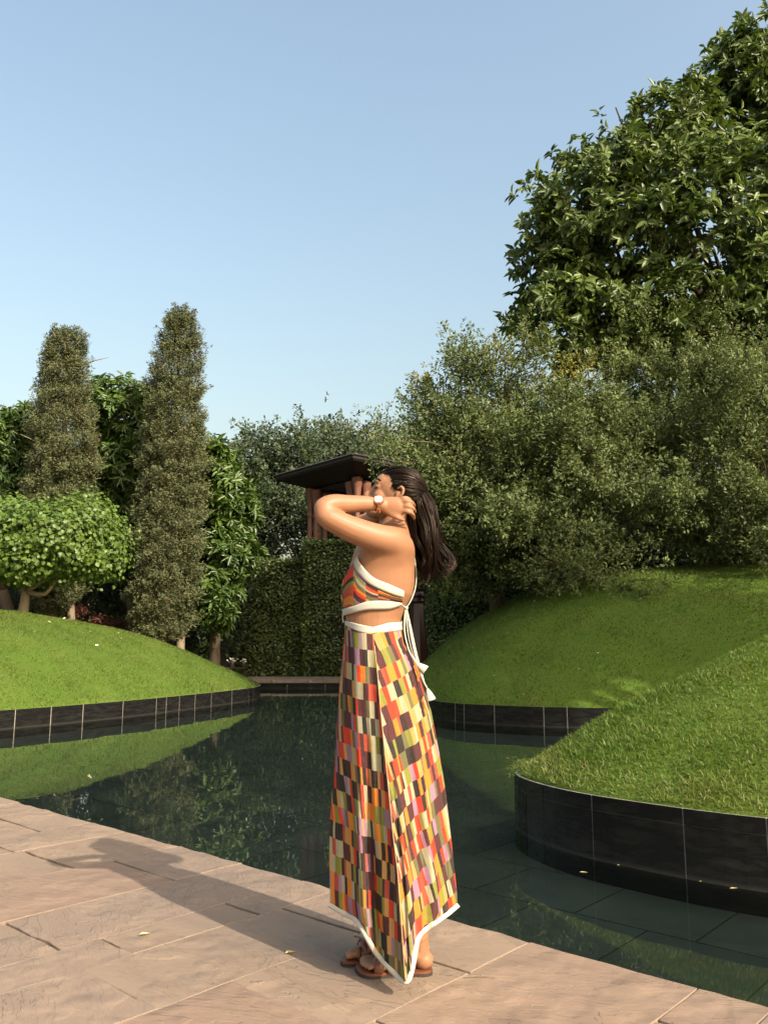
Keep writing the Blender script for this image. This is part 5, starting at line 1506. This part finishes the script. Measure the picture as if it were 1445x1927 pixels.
# ---- sandals
M_LEATH = plain('brown_leather', (0.13, 0.045, 0.022), 0.45, 60, 0.35, 0.2)
M_SOLE = plain('dark_sole', (0.025, 0.018, 0.014), 0.8, 60, 0.3)
def sandal(FP, lab):
    P, s, d = FP
    root = empty('sandal', (0, 0, 0)); root.parent = woman
    outl = [(-.03, .0), (-.012, .024), (.1, .036), (.3, .034), (.5, .037), (.72, .050), (.86, .050), (.98, .030), (1.05, -.012), (1.03, -.034), (.9, -.042), (.7, -.042), (.45, -.030), (.25, -.031), (.06, -.032), (-.02, -.02)]
    o = catmull_closed(outl, 48)
    for name, z0, z1, grow, mat in (('insole', -.006, .0015, 1.0, M_LEATH), ('sole', -.0145, -.0065, 1.02, M_SOLE)):
        V = [P((a - .5) * grow + .5, b * grow, z) for z in (z0, z1) for a, b in o]; n = len(o)
        F = [(j, (j + 1) % n, n + (j + 1) % n, n + j) for j in range(n)] + [tuple(range(n))[::-1], tuple(range(n, 2 * n))]
        mesh_obj(name, np.array(V) - WO, F, mat, root)
    for a0, tw, zz in ((.60, .055, .062), (.70, -.03, .052)):
        pts = [P(a0 + tw, -.040, .0), P(a0 + tw * .6, -.040, zz * .55), P(a0, -.012, zz), P(a0 - tw * .4, .022, zz * .9), P(a0 - tw, .046, zz * .45), P(a0 - tw, .049, .0)]
        c = catmull(pts, 22)
        grid_obj('strap', [[q + d * f for q in c] for f in (-.013, -.004, .004, .013)], M_LEATH, root, thick=0.003)
    # twisted toe loop
    c = catmull([P(.80, -.036, .004), P(.80, -.03, .032), P(.80, -.018, .036), P(.79, -.008, .026), P(.79, -.004, .006)], 14)
    grid_obj('toe_strap', [[q + d * f for q in c] for f in (-.006, .006)], M_LEATH, root, thick=0.003)
    return root
sandal(FN, ''); sandal(FF, '')

# ---- hair
hair = empty('hair', (0, 0, 0)); hair.parent = woman
def scalp(f, s, u, off=0.0):
    v = np.array([(f + .004) / .090, s / .073, (u - .008) / .084]); v = v / np.linalg.norm(v)
    return H(-.004 + v[0] * (.090 + off), v[1] * (.073 + off), .008 + v[2] * (.084 + off))
def in_hair(f, s, u):
    line = -0.012 + 1.06 * (f - 0.006) if f > 0.006 else -0.30
    if abs(s) > 0.045 and f > 0.03: line += 0.012
    if f < 0.006 and abs(s) > .05 and u < -.002 and f > -.022: return False      # ear
    return u > line
cap = Geo(); nv, nu = 40, 60; idx = {}
Vc = []; keepc = []
for i in range(nv + 1):
    th = math.pi * i / nv
    for j in range(nu):
        ph = 2 * math.pi * j / nu
        f, s, u = -.004 + .090 * math.sin(th) * math.cos(ph), .073 * math.sin(th) * math.sin(ph), .008 + .084 * math.cos(th)
        Vc.append(scalp(f, s, u, .005)); keepc.append(in_hair(f, s, u))
Fc = []
for i in range(nv):
    for j in range(nu):
        q = (i * nu + j, (i + 1) * nu + j, (i + 1) * nu + (j + 1) % nu, i * nu + (j + 1) % nu)
        if all(keepc[k] for k in q): Fc.append(q)
o = mesh_obj('scalp_hair', np.array(Vc) - WO, Fc, M_HAIR, hair, smooth=True)
m = o.modifiers.new('t', 'SOLIDIFY'); m.thickness = 0.004
TIE = H(-.097, 0, .012)
def ribbons(name, paths, width, rng, tint):
    """paths (n, m, 3) -> thin three-sided locks"""
    n, m, _ = paths.shape
    T = unit(np.gradient(paths, axis=1))
    a = unit(np.cross(T, rng.normal(size=(n, 1, 3)))); b = np.cross(T, a)
    tp = np.interp(np.linspace(0, 1, m), [0, .1, .8, 1], [.7, 1, 1, .15])[None, :, None] * width * rng.uniform(.6, 1.3, (n, 1, 1))
    rings = np.stack([paths + a * tp, paths + (-0.5 * a + 0.87 * b) * tp, paths + (-0.5 * a - 0.87 * b) * tp], 2)     # n,m,3,3
    V = rings.reshape(-1, 3) - WO
    base = (np.arange(n) * m * 3)[:, None, None] + (np.arange(m - 1) * 3)[None, :, None]
    k = np.arange(3); k2 = (k + 1) % 3
    F = np.stack([base + k, base + k2, base + 3 + k2, base + 3 + k], -1).reshape(-1, 4)
    return mesh_obj(name, V, F, M_HAIR, hair, smooth=True, rnd=np.repeat(tint, (m - 1) * 3))
rh_ = np.random.default_rng(4)
paths = []
while len(paths) < 1000:
    v = unit(rh_.normal(size=3)); f, s, u = -.004 + .090 * v[0], .073 * v[1], .008 + .084 * v[2]
    if not in_hair(f, s, u) or u < -.02 + 0.3 * (-f - .05): continue
    p0 = np.array([v[0], v[1], v[2]]); p1 = np.array([-.99, .10 * np.sign(v[1]) * rh_.uniform(0, 1), 0.04])
    t = np.linspace(0, 1, 12)[:, None]; w_ = unit(p0 * (1 - t) + p1 * t + np.array([0, 0, 0.22]) * (t * (1 - t)) * 2)
    off = .0055 + .0045 * np.sin(np.pi * t[:, 0]) + rh_.uniform(0, .003)
    pts = np.array([H(-.004 + q[0] * (.090 + o_), q[1] * (.073 + o_), .008 + q[2] * (.084 + o_)) for q, o_ in zip(w_, off)])
    pts[-1] = TIE + rh_.normal(0, .004, 3)
    paths.append(pts)
ribbons('pulled_back_locks', np.array(paths), .0013, rh_, rh_.uniform(0, .75, len(paths)))
tube_obj('hair_tie', [TIE + [0, -.012, .002], TIE + [.006, -.006, .010], TIE + [.008, .006, .010], TIE + [.004, .012, 0]], [.006] * 4, M_HAIR, hair, 8, 10)
# hanging length
HL = np.array([(766, 938), (768, 965), (773, 1000), (778, 1035), (783, 1068), (792, 1098)])
HR = np.array([(801, 926), (813, 950), (824, 985), (834, 1020), (844, 1056), (838, 1088)])
def lerp_edge(E, t):
    return catmull(E, 61)[np.clip((t * 60), 0, 60).astype(int)]
def hang(n, m, rng, spread=1.0, wild=1.0):
    a = rng.uniform(0, 1, n); b = rng.uniform(-1, 1, n); out = np.zeros((n, m, 3))
    ph = np.floor(a * 6) * 1.3 + rng.normal(0, .35, n); end = np.clip(rng.normal(.96, .07, n), .72, 1.06)
    el = catmull(HL, 61); er = catmull(HR, 61)
    for i in range(n):
        t = np.linspace(0, end[i], m); k = np.clip(t * 60, 0, 60)
        L = np.stack([np.interp(k, np.arange(61), el[:, 0]), np.interp(k, np.arange(61), el[:, 1])], 1); Rr = np.stack([np.interp(k, np.arange(61), er[:, 0]), np.interp(k, np.arange(61), er[:, 1])], 1)
        aa = 0.5 + (a[i] - 0.5) * spread
        p = L * (1 - aa) + Rr * aa
        wave = wild * (7.0 * np.sin(t * 9.0 + ph[i]) * t ** 1.5 + 4.0 * np.sin(t * 17 + ph[i] * 2) * t ** 2.2)
        curl = wild * 9 * np.clip((t - .82) / .2, 0, 1) ** 2 * (1 if aa > .45 else -.3)
        hd = np.interp(t, [0, .15, .5, .8, 1], [.055, .062, .066, .064, .045]) * math.sqrt(max(0.05, 1 - (2 * aa - 1) ** 2)) * spread
        dy = b[i] * hd * (1 + 0.22 * math.sin(math.floor(a[i] * 7) * 2.6)) + wild * .010 * np.cos(t * 9 + ph[i]) * t
        for q in range(m): out[i, q] = W(p[q, 0] + wave[q] - curl[q] * 0.4, p[q, 1] - curl[q] * 0.25, dy[q] + 0.004)
    return out
gd = hang(80, 24, rh_, 1.02, 1.8)
tl = np.linspace(0, 1, 24)
strands = []; tints = []
for i in range(len(gd)):
    tb = rh_.uniform(0, .7)
    T_ = unit(np.gradient(gd[i], axis=0)); a_ = unit(np.cross(T_, [0.3, 0.9, 0.2])); b_ = np.cross(T_, a_)
    for _ in range(26):
        an = rh_.uniform(0, 6.283); rr_ = math.sqrt(rh_.uniform(0, 1)) * .0130
        prof = np.interp(tl, [0, .25, .7, 1], [.75, 1, .8, .22])[:, None] * rr_
        tw = an + tl * rh_.normal(1.2, .5)
        st_ = gd[i] + (a_ * np.cos(tw)[:, None] + b_ * np.sin(tw)[:, None]) * prof
        cut = rh_.uniform(.86, 1.0); k_ = np.linspace(0, 23 * cut, 24)
        strands.append(np.stack([np.interp(k_, np.arange(24), st_[:, q]) for q in range(3)], 1)); tints.append(np.clip(tb + rh_.uniform(0, .3), 0, 1))
ribbons('hanging_locks', np.array(strands), .00125, rh_, np.array(tints))
ribbons('stray_hairs', hang(90, 22, rh_, 1.2, 2.2), .0005, rh_, rh_.uniform(.3, 1, 90))
# solid heart of the hanging hair
V = []; n = 22; rows = 26
el = catmull(HL, rows); er = catmull(HR, rows)
for i in range(rows):
    c = (el[i] + er[i]) / 2; hw = (er[i, 0] - el[i, 0]) / 2 * .74; f = i / (rows - 1)
    hd = np.interp(f, [0, .15, .5, .8, 1], [.046, .05, .05, .036, .01])
    for k in range(n):
        q = 2 * math.pi * k / n
        V.append(W(c[0] + math.cos(q) * hw, c[1] + math.cos(q) * (er[i, 1] - el[i, 1]) / 2 * .86 - (6 * f), math.sin(q) * hd))
F = [(i * n + k, i * n + (k + 1) % n, (i + 1) * n + (k + 1) % n, (i + 1) * n + k) for i in range(rows - 1) for k in range(n)] + [tuple(range(n))[::-1], tuple((rows - 1) * n + k for k in range(n))]
mesh_obj('hair_mass', np.array(V) - WO, F, M_HAIR, hair, smooth=True)
# brow and lashes
for s in (-1, 1):
    tube_obj('eyebrow', [H(.084, s * .014, .021), H(.083, s * .03, .028), H(.069, s * .052, .022)], [.003, .0038, .002], M_HAIR, hair, 6, 10)
    tube_obj('lashes', [H(.082, s * .020, -.005), H(.083, s * .033, -.007), H(.073, s * .047, -.004)], [.0014, .0018, .0012], M_HAIR, hair, 6, 10)
# ---- wristwatch
M_GOLD = plain('rose_gold', (0.75, 0.42, 0.24), 0.25, 80, 0.1, Metallic=1.0)
M_DIAL = plain('pale_dial', (0.72, 0.60, 0.58), 0.35, 90, 0.1)
wc = W(712.5, 940.5, -.166); watch = empty('wristwatch', tuple(wc)); tag(watch, 'rose gold wristwatch with pale dial and link bracelet on her raised wrist', 'watch')
wnrm = unit(np.array([-0.10, -0.86, 0.50])); wa = unit(np.cross(wnrm, [0, 0, 1.0])); wb_ = np.cross(wnrm, wa)
def disc(r0, r1, z0, z1, seg, mat, name):
    V = []; ang = (np.arange(seg) + .5) * 2 * math.pi / seg
    for r_, z in ((r0, z0), (r0, z0 + (z1 - z0) * .7), (r1, z1)):
        V += [wa * math.cos(q) * r_ + wb_ * math.sin(q) * r_ + wnrm * z for q in ang]
    F = [(i * seg + k, i * seg + (k + 1) % seg, (i + 1) * seg + (k + 1) % seg, (i + 1) * seg + k) for i in range(2) for k in range(seg)] + [tuple(range(seg))[::-1], tuple(2 * seg + k for k in range(seg))]
    return mesh_obj(name, np.array(V), F, mat, watch)
disc(.0190, .0165, -.006, .004, 8, M_GOLD, 'case'); disc(.0135, .0135, .003, .0046, 24, M_DIAL, 'dial')
for q, ln in ((0.6, .009), (2.3, .006)):
    V, F = tube([wnrm * .0052, wnrm * .0052 + (wa * math.cos(q) + wb_ * math.sin(q)) * ln], [.0006, .0005], 4); mesh_obj('hand', V, F, M_GOLD, watch)
for q in range(3):
    c = wnrm * .005 + (wa * math.cos(q * 2.1 + .5) + wb_ * math.sin(q * 2.1 + .5)) * .006
    V, F = ellipsoid(c, (.0032, .0012, .0032), np.stack([wa, wnrm, wb_]), 12, 6); mesh_obj('subdial', V, F, M_GOLD, watch)
wrist = W(710, 949.5, -.138)
arm_t = unit(W(722, 951, -.132) - W(690, 948, -.150)); r_a = unit(np.array(wc) - wrist - arm_t * ((np.array(wc) - wrist) @ arm_t)); r_b = np.cross(arm_t, r_a)
for sg in (1, -1):
    for k in range(13):
        q = sg * (0.62 + k * 0.20)
        c = wrist + (r_a * math.cos(q) + r_b * math.sin(q)) * .0275
        t_ = -r_a * math.sin(q) + r_b * math.cos(q); nn = r_a * math.cos(q) + r_b * math.sin(q); wd = np.interp(k, [0, 12], [.0075, .006])
        for off_, w2 in ((-wd * .68, wd * .32), (0, wd * .36), (wd * .68, wd * .32)):
            Bv, Bf = box((0, 0, 0), (2, 2, 2)); Bv = Bv[:, 0:1] * arm_t * w2 * .92 + Bv[:, 1:2] * t_ * .0023 + Bv[:, 2:3] * nn * .0017 + c + arm_t * off_ + t_ * (0.0012 if off_ == 0 else 0)
            mesh_obj('bracelet_link', Bv - np.array(wc), Bf, M_GOLD, watch)
